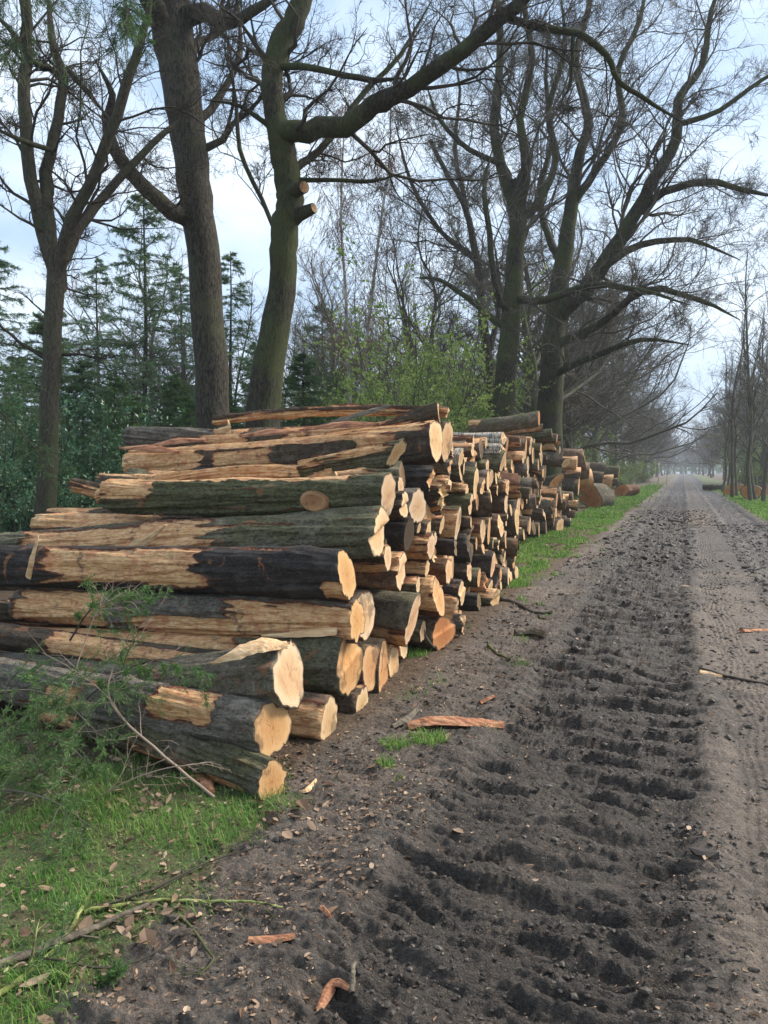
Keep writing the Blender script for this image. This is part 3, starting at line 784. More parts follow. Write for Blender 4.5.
fill([(10.6, .4), (11, 1.3), (12.5, 1.9), (14.5, 2.3), (16.5, 2.25), (18.3, 1.5), (20, 1.0), (21.5, .45), (22.4, .3)], -3.15, -2.85, .10, .2, 5000, 'middle', MIDG, detail=0, styles=['mossy', 'green', 'dark', 'brown', 'grey', 'dark', 'green', 'red'], Lr=(2.2, 2.8))

# ---- far stack
FARG = 'felled logs in the far stack'
for (px, py, h, x, st, ti) in [(585, 460, 22, -3.2, 'brown', 'o'), (589, 473, 20, -3.15, 'brown', 'o'), (592, 479, 20, -3.05, 'bare', 'o'), (577, 463, 14, -3.3, 'bare', 'p'), (580, 475, 16, -3.2, 'bare', 'o'),
                                (606, 469, 13, -3.3, 'mossy', 'o'), (603, 478, 11, -3.3, 'dark', 'o'), (619, 472, 12, -3.4, 'green', 'o'), (612, 481, 14, -3.2, 'bare', 'o'), (618, 482, 8, -3.4, 'dark', 'r'),
                                (604, 487, 12, -3.3, 'dark', 'o'), (610, 490, 10, -3.3, 'brown', 'r'), (579, 487, 18, -3.2, 'dark', 'o')]:
    plog(px, py, h, x, L=3.0, style=st, tint=ti, detail=0, stack='far', group=FARG)
# big butts standing loose on the verge: face turned towards the camera
def butt(px, py, h, d, ang, L, tint, label, style='mossy', sq=0.95, group=None):
    f = at_depth(px, py, d); r = h / 2 / FPX * d
    f[2] = max(r * .92, 0.02)
    e = f + np.array([math.cos(ang) * L, math.sin(ang) * L, 0])
    return place_log(f, e, r, r * sq, style, tint, 1, label=label, stack='loose', group=group, oval=.25, step=0.0)
BG = 'big butt ends lying loose on the grass verges'
butt(590, 494, 25, 30, rad(58), .95, 'r', 'huge mossy butt with a reddish face in front of the far stack', group=BG)
butt(621, 489, 14, 42, rad(60), 1.2, 'r', 'small reddish butt at the far end of the left row of logs', 'red', group=BG)
butt(730, 489, 12, 44, rad(85), .8, 'r', 'orange butt on the right verge, left of the biggest right hand one', 'dark', group=BG)
butt(751, 492, 17, 38, rad(80), .9, 'r', 'biggest orange butt on the right verge before the thin trunks', 'dark', group=BG)
butt(764, 487, 9, 46, rad(80), .8, 'r', 'small orange butt at the right edge behind the biggest one', 'dark', group=BG)
butt(741, 485, 8, 52, rad(80), .8, 'r', 'dark red butt behind the two orange ones on the right verge', 'dark', group=BG)
butt(724, 484, 6, 56, rad(150), 1.6, 'g', 'thin dark log beside the orange butts on the right verge', 'dark', group=BG)

ORD = ['nearest', 'second', 'third', 'fourth', 'fifth', 'sixth', 'seventh', 'eighth', 'ninth', 'tenth', 'eleventh', 'twelfth', 'thirteenth', 'fourteenth', 'fifteenth', 'sixteenth', 'seventeenth', 'eighteenth', 'nineteenth', 'twentieth']
def ordw(i):
    if i < 20: return ORD[i]
    tens = ['', '', 'twenty', 'thirty', 'forty', 'fifty', 'sixty', 'seventy', 'eighty', 'ninety'][(i + 1) // 10]
    u = (i + 1) % 10
    return {20: 'twentieth', 30: 'thirtieth', 40: 'fortieth', 50: 'fiftieth', 60: 'sixtieth', 70: 'seventieth', 80: 'eightieth'}.get(i + 1) or tens + '-' + ['', 'first'][u == 1] * (u == 1) + ('' if u == 1 else ORD[u - 1])
LEV = ['bottom', 'second', 'third', 'fourth', 'fifth', 'sixth', 'seventh', 'eighth', 'ninth', 'tenth', 'eleventh']
for stk in ('near', 'middle', 'far'):
    ls = [l for l in LOGS if l['stack'] == stk and not l['label']]
    bins = {}
    for l in ls: bins.setdefault(int(max(l['f'][2], 0) / .25), []).append(l)
    for q, k in enumerate(sorted(bins)):
        for i, l in enumerate(sorted(bins[k], key=lambda l: l['f'][1])):
            face = {'b': 'blackened', 'g': 'grey', 'r': 'reddish', 'o': 'golden', 'n': 'cream', 'p': 'pale'}[l['tint']]
            l['label'] = f"{ADJ[l['style']]} log, {face} face, {LEV[min(q, 10)]} layer of {stk} stack, {ordw(i)} along it"
            l['o']['label'] = l['label']


# parts on the traced logs: splinters, torn flakes, the round knot, stubs
def shard(name, pts, widths, thick, mat, parent=None, seed=0, up=(0, 0, 1)):
    """thin tapering torn slab along pts; widths across, real thickness"""
    pts = np.asarray(pts, float); rg = np.random.default_rng(seed)
    P, W = smooth_line(pts, np.asarray(widths, float), 5)
    t = norm(np.gradient(P, axis=0)); side = norm(np.cross(t, np.array(up, float))); nn = np.cross(side, t)
    K = len(P); W = W * (1 + rg.normal(0, .07, K))
    prof = np.array([(-1, 0), (-.5, .7), (0.1, 1), (.6, .6), (1, 0), (.4, -.5), (-.4, -.5)])
    V = P[:, None] + side[:, None] * (prof[None, :, 0:1] * W[:, None, None] / 2) + nn[:, None] * (prof[None, :, 1:2] * thick * (.85 + .3 * rg.random((K, 7, 1))))
    S = 7; i = np.arange(K - 1)[:, None] * S; k = np.arange(S)[None]; k2 = (k + 1) % S
    Q = np.stack([i + k, i + k2, i + S + k2, i + S + k], -1).reshape(-1, 4)
    V = V.reshape(-1, 3); n = len(V)
    V = np.vstack([V, P[0], P[-1]])
    T = [(k_, n, (k_ + 1) % S) for k_ in range(S)] + [((K - 1) * S + k_, (K - 1) * S + (k_ + 1) % S, n + 1) for k_ in range(S)]
    if parent is not None:
        inv = np.array(parent.matrix_world.inverted()); V = V @ inv[:3, :3].T + inv[:3, 3]
    return mk(name, V, Q, np.array(T), mat, parent, smooth=False)


def find(lbl): return next(l for l in LOGS if l['label'] and l['label'].startswith(lbl))
BL = find('big black log'); yb = BL['f'][1]
shard('splinter', [at_y(28, 578, yb - .13), at_y(32, 560, yb - .16), at_y(38, 536, yb - .16)], [.05, .045, .01], .012, M['splinter'], BL['o'], 1, up=(0, 1, 0.2))
LG = find('long mossy log with'); yl = LG['f'][1]
shard('splinter', [at_y(118, 556, yl - .12), at_y(140, 545, yl - .14), at_y(166, 525, yl - .12)], [.10, .09, .01], .015, M['splinter'], LG['o'], 2, up=(0, 1, 0.3))
OV = find('mossy log with a wide'); f = OV['f']
shard('splinter', [at_y(287, 645, f[1] - .02), at_y(262, 645, f[1] - .10), at_y(235, 654, f[1] - .16), at_y(212, 664, f[1] - .17)], [.05, .11, .08, .01], .014, M['splinter'], OV['o'], 3, up=(0, -.8, 1))
GD = find('grey log stripped'); f = GD['f']
shard('splinter', [at_y(337, 631, f[1] - .12), at_y(300, 634, f[1] - .14), at_y(262, 636, f[1] - .15)], [.06, .05, .02], .012, M['splinter'], GD['o'], 4, up=(0, -1, 1))
TD = find('thick dark log'); y = TD['f'][1]
shard('bark_flake', [at_y(318, 428, y + .0), at_y(345, 419, y - .05), at_y(372, 411, y - .05), at_y(390, 406, y)], [.05, .12, .10, .05], .02, M['oldwood'], TD['o'], 12, up=(0, -.6, 1))
shard('bark_flake', [at_y(215, 432, y - .1), at_y(228, 428, y - .12), at_y(228, 420, y - .1)], [.06, .05, .01], .015, M['splinter'], TD['o'], 13, up=(0, 1, .2))
for (px0, py0, px1, py1, sd) in ((150, 446, 205, 440, 20), (240, 436, 300, 432, 21), (120, 448, 180, 452, 22), (300, 430, 380, 424, 23)):
    shard('bark_flake', [at_y(px0, py0, y - .1), at_y((px0 + px1) / 2, (py0 + py1) / 2 - 2, y - .16), at_y(px1, py1, y - .12)], [.03, .09, .03], .012, M['redbark'], TD['o'], sd, up=(0, -1, .8))
KN = find('thick mossy log with a large'); f = KN['f']
def knot(px, py, y, r, parent, mat=None, seed=1):
    c = at_y(px, py, y); rg = np.random.default_rng(seed)
    a = np.arange(24) * 2 * math.pi / 24; V = []; rr = []
    for q, dep in ((1.1, .03), (1.0, -.005), (.86, -.022), (.7, -.018), (.45, -.012), (.2, -.012)):
        w = 1 + .08 * np.cos(2 * a + 1) + rg.normal(0, .02, 24)
        V.append(np.stack([c[0] + r * 1.35 * q * w * np.cos(a), np.full(24, c[1] + dep), c[2] + r * q * w * np.sin(a)], -1)); rr.append(np.full(24, min(q, 1)))
    V = np.vstack(V + [[[c[0], c[1] - .012, c[2]]]]); rr = np.concatenate(rr + [[0]])
    i = np.arange(5)[:, None] * 24; k = np.arange(24)[None]; k2 = (k + 1) % 24
    Q = np.stack([i + k, i + k2, i + 24 + k2, i + 24 + k], -1).reshape(-1, 4)
    T = np.stack([120 + k[0], 120 + k2[0], np.full(24, 144)], -1)
    inv = np.array(parent.matrix_world.inverted()); V = V @ inv[:3, :3].T + inv[:3, 3]
    o = mk('knot', V, Q, T, M['cut'], parent, attrs={'rr': rr}); o.color = (.55, .42, .33, 1)
    return o
knot(314, 502, f[1] - KN['r'] * .84, .075, KN['o'])
knot(392, 600, find('log face')['f'][1] + .1, .001, BL['o']) if False else None

build_ground()


# ------------------------------------------------------------------ branching plants
def walk(start, dirs, lens, rads, K, wig, up, rng, tip=0.35, curl=None):
    """grow N branches at once -> P (N,K,3), R (N,K)"""
    N = len(start); P = np.zeros((N, K, 3)); P[:, 0] = start; d = norm(dirs)
    st = (lens / (K - 1))[:, None]
    for k in range(1, K):
        d = norm(d + rng.normal(0, wig, (N, 3)) + np.array([0, 0, up]))
        P[:, k] = P[:, k - 1] + d * st
    R = rads[:, None] * np.linspace(1, tip, K)[None]
    return P, R


def spawn(P, R, n, tmin, ang, lr, rng, rr=0.55, tmax=1.0, flat=0.0, lens=None):
    N, K, _ = P.shape
    pi = np.repeat(np.arange(N), n); t = rng.uniform(tmin, tmax, N * n) * (K - 1)
    i = np.minimum(t.astype(int), K - 2); f = (t - i)[:, None]
    pos = P[pi, i] * (1 - f) + P[pi, i + 1] * f
    tan = norm(P[pi, i + 1] - P[pi, i])
    rnd = rng.normal(0, 1, (N * n, 3)); rnd[:, 2] *= (1 - flat)
    perp = norm(rnd - (rnd * tan).sum(1, keepdims=True) * tan)
    a = rng.uniform(ang[0], ang[1], N * n)[:, None]
    d = tan * np.cos(a) + perp * np.sin(a)
    pl = np.linalg.norm(np.diff(P, axis=1), axis=2).sum(1)[pi]
    L = pl * lr * (.3 + 1.1 * rng.random(N * n) ** 1.6) * (1.15 - .5 * t / (K - 1))
    if lens is not None: L = np.clip(L, *lens)
    r = (R[pi, i]) * rr
    return pos, d, L, r


def crown_from(limbs, rng, geo, depth_cfg, rmin):
    """limbs: list of (P,R) polylines; adds successive orders of twigs to geo"""
    ps, ds, Ls, Rs = [], [], [], []
    for (P, R) in limbs:
        pl = np.linalg.norm(np.diff(P, axis=0), axis=1).sum()
        c = depth_cfg[0]
        n = max(2, int(pl * c['per_m']))
        a = spawn(P[None], R[None], n, c['tmin'], c['ang'], c['lr'], rng, c.get('rr', .5), flat=c.get('flat', 0), lens=c.get('lens'))
        ps.append(a[0]); ds.append(a[1]); Ls.append(a[2]); Rs.append(a[3])
    s, d, L, r = map(np.concatenate, (ps, ds, Ls, Rs))
    out = []
    for q, c in enumerate(depth_cfg):
        r = np.maximum(np.minimum(r, L * .03), rmin * (1.0 if q == len(depth_cfg) - 1 else 1.25))
        P, R = walk(s, d, L, r, c.get('K', 6), c.get('wig', .25), c.get('up', .05), rng, tip=.08 if q == 0 else .25)
        geo.add(*tubes(P, R, 4 if q == 0 else 3)); out.append((P, R))
        if q + 1 < len(depth_cfg):
            e = depth_cfg[q + 1]
            s, d, L, r = spawn(P, R, e['n'], e.get('tmin', .15), e['ang'], e['lr'], rng, e.get('rr', .6), flat=e.get('flat', 0), lens=e.get('lens'))
    return out


def tree(name, label, cat, limbs, mat, twig, cfg, rmin, seed, group=None, sides=14, stubs=(), spread=1.0):
    """limbs: first one is the trunk; each a list of (px,py,depth,width_px)"""
    rng = np.random.default_rng(seed)
    base = at_depth(limbs[0][0][0], limbs[0][0][1], limbs[0][0][2])
    root = empty(name, (base[0], base[1], 0)); tag(root, label, cat, group)
    g = Geo(); PR = []
    for q, lb in enumerate(limbs):
        pts = np.array([at_depth(a, b, c) for (a, b, c, w) in lb]); rs_ = np.array([w / 2 / FPX * c for (a, b, c, w) in lb]) * spread
        if q == 0:
            pts = np.vstack([[pts[0][0], pts[0][1], -.15], pts[0][None] * [1, 1, 0] + [0, 0, .25], pts[1:]]) if pts[0][2] < .6 else np.vstack([[pts[0][0], pts[0][1], -.15], pts])
            rs_ = np.concatenate([[rs_[0] * 1.45], [rs_[0] * 1.05], rs_[1:]]) if len(rs_) + 1 == len(pts) and pts[1][2] < .6 else np.concatenate([[rs_[0] * 1.3], rs_])
            rs_ = rs_[:len(pts)]
        if q: rs_ = rs_.copy(); rs_[-1] *= .3
        P, R = g.tube(pts - np.array([base[0], base[1], 0]), rs_, sides if q == 0 else 9, sub=5 if q == 0 else 3, jit=.05 if q == 0 else .12, rng=rng)
        PR.append((P, R))
    tr = g.build('trunk', M[mat], root)
    gc = Geo()
    crown_from([(P[len(P) // 2:] if q == 0 else P, R[len(R) // 2:] if q == 0 else R) for q, (P, R) in enumerate(PR)][(1 if len(PR) > 1 and cfg[0].get('skiptrunk') else 0):], rng, gc, cfg, rmin)
    gc.build('crown', M[twig], root, smooth=True)
    return root


CFG = [dict(per_m=3.3, tmin=.08, ang=(.35, 1.2), lr=.5, lens=(.25, 3.6), K=9, wig=.27, up=.06, rr=.28),
       dict(n=9, ang=(.35, 1.1), lr=.5, lens=(.15, 1.8), K=7, wig=.27, up=.05),
       dict(n=6, ang=(.4, 1.1), lr=.5, lens=(.1, .9), K=5, wig=.27, up=.04),
       dict(n=3, ang=(.4, 1.1), lr=.6, lens=(.08, .5), K=4, wig=.25, up=.04)]
CFG_BIG = [dict(per_m=1.9, tmin=.05, ang=(.35, 1.2), lr=.6, lens=(.5, 5.5), K=11, wig=.24, up=.05, rr=.27),
           dict(n=12, tmin=.12, ang=(.35, 1.1), lr=.5, lens=(.3, 3.0), K=8, wig=.25, up=.05),
           dict(n=7, tmin=.2, ang=(.4, 1.1), lr=.5, lens=(.2, 1.5), K=6, wig=.25, up=.04),
           dict(n=3, ang=(.4, 1.0), lr=.6, lens=(.15, .8), K=4, wig=.22, up=.04)]

dA = 10.0
tree('broadleaf_tree', 'slim bare tree at the far left that forks into four stems above the stack', 'tree', [
    [(42, 590, dA, 25), (46, 500, dA, 23), (50, 400, dA, 21), (54, 310, dA, 20), (57, 265, dA, 21)],
    [(57, 275, dA, 19), (44, 235, dA, 16), (31, 180, dA, 15), (25, 100, dA, 14), (27, 40, dA, 13), (25, -10, dA - .2, 12), (20, -90, dA - .4, 9)],
    [(54, 268, dA, 14), (50, 225, dA, 15), (46, 175, dA + .2, 14), (58, 120, dA + .3, 12), (63, 78, dA + .5, 11), (52, 40, dA + .6, 9), (48, -20, dA + .8, 7)],
    [(58, 272, dA, 15), (72, 220, dA - .2, 14), (98, 168, dA - .3, 13), (124, 92, dA - .5, 12), (142, 40, dA - .6, 10), (156, -30, dA - .8, 8)],
    [(58, 272, dA, 15), (74, 237, dA + .2, 12), (94, 207, dA + .5, 11), (130, 166, dA + .8, 9), (163, 134, dA + 1, 7), (184, 116, dA + 1.2, 5)],
    [(62, 80, dA + .5, 8), (48, 66, dA + .3, 7), (34, 62, dA, 6), (10, 30, dA, 6), (-20, 0, dA, 5)],
    [(50, 150, dA, 6), (20, 140, dA - .5, 6), (-10, 125, dA - 1, 5)],
    [(70, 72, dA + .5, 7), (90, 95, dA + .4, 6), (110, 120, dA + .2, 4)],
], 'bark_smooth', 'twig_dark', CFG, .0024, 11, spread=.86)
dB = 13.0
tree('broadleaf_tree', 'tall thick grey trunk leaning left behind the stack, second big tree from left', 'tree', [
    [(216, 600, dB, 38), (214, 430, dB, 34), (208, 330, dB, 32), (200, 230, dB, 32), (190, 150, dB, 34), (180, 80, dB, 38), (172, 25, dB, 41), (160, -60, dB, 38), (150, -160, dB, 30)],
    [(192, 222, dB, 18), (165, 206, dB - .5, 16), (140, 182, dB - .9, 15), (116, 152, dB - 1.2, 12), (108, 128, dB - 1.4, 10), (112, 95, dB - 1.6, 7), (95, 60, dB - 1.8, 5)],
    [(176, 40, dB, 26), (155, 10, dB - .4, 22), (138, -25, dB - .8, 18), (110, -70, dB - 1, 12)],
    [(178, 25, dB, 22), (205, 12, dB - .3, 17), (230, 22, dB - .6, 13), (262, 5, dB - .8, 9), (300, -20, dB - 1, 6)],
    [(200, 120, dB, 9), (225, 90, dB + .5, 7), (240, 50, dB + 1, 6), (238, 0, dB + 1.3, 5)],
], 'bark', 'twig_dark', CFG_BIG, .003, 12)
dC = 11.0
C_tree = tree('broadleaf_tree', 'crooked mossy tree with sawn stubs and one long limb reaching right over the stacks', 'tree', [
    [(262, 600, dC, 46), (262, 430, dC, 38), (271, 350, dC, 33), (283, 280, dC, 29), (284, 235, dC, 30), (290, 200, dC, 29), (283, 150, dC, 29), (275, 112, dC, 23), (272, 75, dC, 23), (282, 40, dC, 25), (300, 8, dC, 23), (310, -50, dC, 18), (300, -120, dC, 12)],
    [(280, 134, dC, 24), (308, 129, dC - .3, 22), (345, 125, dC - .5, 22), (375, 107, dC - .7, 20), (410, 88, dC - .9, 18), (450, 60, dC - 1.1, 17), (490, 28, dC - 1.2, 16), (530, -5, dC - 1.3, 14), (590, -55, dC - 1.4, 9)],
    [(490, 27, dC - 1.2, 9), (508, 18, dC - 1.2, 8.5), (540, 28, dC - 1.2, 8), (578, 33, dC - 1.1, 8), (606, 55, dC - 1, 7), (620, 82, dC - .9, 6), (652, 103, dC - .8, 4.5), (688, 126, dC - .7, 3)],
    [(278, 68, dC, 8), (300, 66, dC - .3, 7.5), (330, 72, dC - .5, 6.5), (372, 80, dC - .7, 6.5), (404, 78, dC - .8, 5)],
    [(296, 168, dC, 9), (318, 152, dC + .2, 8), (338, 128, dC + .4, 7), (362, 95, dC + .6, 6), (400, 55, dC + .8, 5), (432, 0, dC + 1, 4)],
    [(292, 180, dC, 6), (330, 180, dC - .2, 4.5), (372, 181, dC - .4, 4), (410, 171, dC - .5, 3)],
    [(272, 128, dC, 6), (240, 106, dC - .3, 4.5), (205, 100, dC - .5, 3.5)],
    [(573, 32, dC - 1.1, 5), (572, 60, dC - 1.1, 4.5), (570, 85, dC - 1.1, 4), (562, 100, dC - 1.1, 3)],
    [(283, 250, dC, 5), (262, 200, dC + .4, 5), (240, 150, dC + .6, 5), (236, 100, dC + .7, 4), (225, 50, dC + .8, 3.5)],
], 'bark_moss', 'twig_dark', CFG, .0026, 13, spread=.92)


def stub(parent, pts, ws, d, cut=True):
    P = np.array([at_depth(a, b, c) for (a, b, c) in pts]); R = np.array(ws) / 2 / FPX * d
    loc = np.array(parent.location)
    g = Geo(); Pp, Rr = g.tube(P - loc, R, 14, 4)
    s = g.build('branch_stub', M['bark_moss'], parent)
    e = Pp[-1]; t = norm(Pp[-1] - Pp[-2]); r = Rr[-1] * .9
    n = norm(np.cross(t, [0, 0, 1])); b = np.cross(t, n); a = np.arange(20) * 2 * math.pi / 20
    V = [e + t * .004 + r * q * (np.cos(a)[:, None] * n + np.sin(a)[:, None] * b) for q in (1, .6, .3)]
    V = np.vstack(V + [(e + t * .004)[None]]); rr = np.concatenate([np.ones(20), np.full(20, .6), np.full(20, .3), [0]])
    i = np.arange(2)[:, None] * 20; k = np.arange(20)[None]; k2 = (k + 1) % 20
    Q = np.stack([i + k, i + k2, i + 20 + k2, i + 20 + k], -1).reshape(-1, 4); T = np.stack([40 + k[0], 40 + k2[0], np.full(20, 60)], -1)
    c = mk('cut_face', V, Q, T, M['cut'], s, attrs={'rr': rr}); c.color = (.7, .6, .5, 1)


stub(C_tree, [(288, 200, dC), (294, 191, dC - .15), (304, 187, dC - .35)], [27, 15, 12], dC)
stub(C_tree, [(290, 216, dC), (300, 214, dC - .1), (314, 208, dC - .25)], [28, 14, 10], dC)

dD = 20.0
tree('broadleaf_tree', 'tall bare tree behind the middle stack, left of the pair with mossy trunks', 'tree', [
    [(500, 540, dD, 24), (504, 400, dD, 21), (512, 300, dD, 19), (516, 250, dD, 17), (518, 212, dD, 17), (514, 180, dD, 12)],
    [(517, 212, dD, 13), (504, 178, dD, 11), (495, 130, dD + .3, 10), (498, 80, dD + .5, 8), (500, 20, dD + .6, 7), (492, -50, dD + .8, 5)],
    [(518, 212, dD, 13), (527, 165, dD - .5, 10), (520, 120, dD - .7, 8), (532, 60, dD - .9, 7), (524, 0, dD - 1, 5), (530, -60, dD, 4)],
    [(512, 315, dD, 8), (496, 292, dD - .5, 6.5), (490, 235, dD - .7, 6), (484, 190, dD - .7, 5), (492, 150, dD, 4)],
    [(517, 225, dD, 9), (540, 200, dD + .5, 8), (556, 160, dD + .9, 7), (548, 110, dD + 1, 6), (565, 50, dD + 1, 5), (560, -10, dD + 1, 4)],
    [(514, 300, dD, 9), (545, 300, dD - .8, 8), (590, 285, dD - 1.4, 7), (640, 290, dD - 2, 5), (690, 305, dD - 2, 3)],
    [(505, 165, dD, 6), (470, 150, dD, 5), (440, 120, dD, 4), (425, 80, dD, 3)],
    [(508, 330, dD, 7), (470, 300, dD + .5, 6), (440, 280, dD + 1, 4), (415, 278, dD + 1, 3)],
], 'bark_moss', 'twig', CFG_BIG, .0036, 14)
dE = 22.0
tree('broadleaf_tree', 'largest bare tree behind the middle stack with a limb arching right over the track', 'tree', [
    [(546, 540, dE, 30), (550, 400, dE, 25), (555, 320, dE, 21), (562, 270, dE, 18), (570, 215, dE, 14), (578, 160, dE, 11), (588, 120, dE + .2, 9), (576, 60, dE + .5, 7), (590, 0, dE + 1, 6), (586, -60, dE, 4)],
    [(556, 320, dE, 18), (585, 290, dE - .6, 17), (606, 262, dE - 1, 16), (630, 222, dE - 1.6, 14), (652, 183, dE - 2, 12), (676, 140, dE - 2.2, 11), (678, 100, dE - 2.3, 9), (702, 65, dE - 2.3, 7), (712, 10, dE - 2.3, 5), (730, -40, dE - 2, 3)],
    [(632, 218, dE - 1.6, 9), (665, 192, dE - 2.2, 8), (705, 182, dE - 3, 7), (745, 190, dE - 3.5, 5), (790, 200, dE - 4, 3)],
    [(572, 205, dE, 9), (596, 170, dE - .3, 8), (622, 125, dE - .5, 7), (618, 70, dE - .5, 6), (640, 20, dE - .5, 5), (650, -40, dE, 3)],
    [(553, 345, dE, 10), (600, 325, dE - 1.4, 8), (645, 290, dE - 2.6, 7), (700, 300, dE - 3.4, 5), (740, 320, dE - 3.6, 3)],
    [(552, 375, dE, 8), (590, 358, dE - 1.4, 7), (640, 340, dE - 2.6, 5), (690, 345, dE - 3, 3)],
    [(562, 262, dE, 9), (548, 235, dE + .5, 7), (540, 190, dE + 1, 6), (552, 140, dE + 1.2, 5), (546, 80, dE + 1.2, 4), (550, 10, dE, 3)],
    [(676, 125, dE - 2.2, 6), (720, 110, dE - 2.6, 5), (762, 80, dE - 2.8, 4), (800, 60, dE - 3, 3)],
    [(600, 268, dE - 1, 9), (640, 245, dE - 1.6, 7), (690, 240, dE - 2.4, 5), (740, 260, dE - 3, 3)],
], 'bark_moss', 'twig', CFG_BIG, .0038, 15)
dF = 25.0
tree('broadleaf_tree', 'thin dark bare tree just left of the tall trees behind the middle stack', 'tree', [
    [(492, 540, dF, 12), (493, 400, dF, 11), (484, 330, dF, 9), (478, 270, dF, 8), (466, 210, dF, 6), (450, 180, dF, 5), (430, 140, dF, 4)],
    [(490, 350, dF, 6), (500, 300, dF, 5), (494, 240, dF, 4)],
    [(476, 260, dF, 5), (440, 230, dF, 4.5), (410, 180, dF, 4), (395, 120, dF, 3)],
    [(468, 215, dF, 5), (455, 150, dF, 4), (460, 90, dF, 3), (450, 40, dF, 3)],
], 'bark', 'twig', CFG_BIG, .005, 16)


# generic bare tree meshes to repeat
def bare_tree_data(seed, H=16, lean=0.3, rmin=.008, r0=.24, nl=20):
    rng = np.random.default_rng(seed)
    root = empty('broadleaf_tree')
    g = Geo(); K = 9
    z = np.linspace(0, H * .62, K)
    pts = np.stack([np.cumsum(rng.normal(0, .12, K)) + lean * z * .1, np.cumsum(rng.normal(0, .12, K)), z], 1); pts[0] = (0, 0, -.15)
    rr = np.linspace(r0, r0 * .35, K); rr[0] *= 1.4
    P, R = g.tube(pts, rr, 9, 3)
    # limbs
    s, d, L, r = spawn(P[None], R[None], nl, .22, (.5, 1.15), .6, rng, .55)
    L = np.clip(L * 1.3, 3.5, 8.5); d[:, 2] = np.abs(d[:, 2]) * .45 + .12
    s = np.vstack([s, P[-1][None], P[-1][None]]); d = np.vstack([d, [.2, .1, 1], [-.3, .2, .9]]); L = np.append(L, [H * .36, H * .3]); r = np.append(r, [R[-1], R[-1] * .8])
    LP, LR = walk(s, d, L, r, 9, .16, .06, rng, tip=.25)
    g.add(*tubes(LP, LR, 6))
    tr = g.build('trunk', M['bark_grey'], root)
    gc = Geo()
    a = spawn(LP, LR, 12, .08, (.4, 1.1), .5, rng, .5, lens=(.5, 3.6))
    P1, R1 = walk(a[0], a[1], a[2], np.maximum(a[3], rmin * 1.4), 6, .22, .05, rng); gc.add(*tubes(P1, R1, 4))
    a = spawn(P1, R1, 8, .12, (.4, 1.1), .5, rng, .5, lens=(.35, 1.8))
    P2, R2 = walk(a[0], a[1], a[2], np.maximum(a[3], rmin), 5, .25, .04, rng); gc.add(*tubes(P2, R2, 3))
    a = spawn(P2, R2, 4, .12, (.4, 1.1), .6, rng, .5, lens=(.25, .9))
    P3, R3 = walk(a[0], a[1], a[2], np.maximum(a[3], rmin * .8), 4, .25, .04, rng); gc.add(*tubes(P3, R3, 3))
    gc.build('crown', M['twig'], root)
    return root


def slim_tree_data(seed, H=12, rmin=.01):
    rng = np.random.default_rng(seed)
    root = empty('slender_tree'); g = Geo(); K = 8; z = np.linspace(0, H, K)
    pts = np.stack([np.cumsum(rng.normal(0, .16, K)), np.cumsum(rng.normal(0, .16, K)), z], 1); pts[0] = (0, 0, -.15)
    P, R = g.tube(pts, np.linspace(.11, .02, K), 7, 3)
    g.build('trunk', M['bark_grey'], root)
    gc = Geo(); a = spawn(P[None], R[None], 34, .22, (.4, 1.0), .2, rng, .45, tmax=.9); a[1][:, 2] = np.abs(a[1][:, 2]) + .3
    P1, R1 = walk(a[0], a[1], a[2], np.maximum(a[3], rmin * 1.2), 6, .18, .09, rng); gc.add(*tubes(P1, R1, 4))
    a = spawn(P1, R1, 7, .1, (.4, 1.0), .5, rng, .5); P2, R2 = walk(a[0], a[1], a[2], np.maximum(a[3], rmin), 5, .22, .06, rng); gc.add(*tubes(P2, R2, 3))
    a = spawn(P2, R2, 3, .1, (.4, 1.0), .5, rng, .5); P3, R3 = walk(a[0], a[1], a[2], np.maximum(a[3], rmin * .8), 4, .22, .06, rng); gc.add(*tubes(P3, R3, 3))
    gc.build('crown', M['twig'], root)
    return root


def leaf_cards(pos, dirs, size, rng, aspect=.5, nrm=None):
    """diamond leaf of four verts with a fold"""
    n = len(pos); d = norm(dirs)
    if nrm is None: nrm = rng.normal(0, 1, (n, 3))
    s = norm(np.cross(d, nrm)); u = np.cross(s, d)
    sz = (size * rng.uniform(.6, 1.3, n))[:, None]
    V = np.stack([pos, pos + d * sz * .5 + s * sz * aspect * .5 + u * sz * .08, pos + d * sz, pos + d * sz * .5 - s * sz * aspect * .5 + u * sz * .08], 1).reshape(-1, 3)
    i = np.arange(n)[:, None] * 4
    return V, i + np.array([[0, 1, 2, 3]])


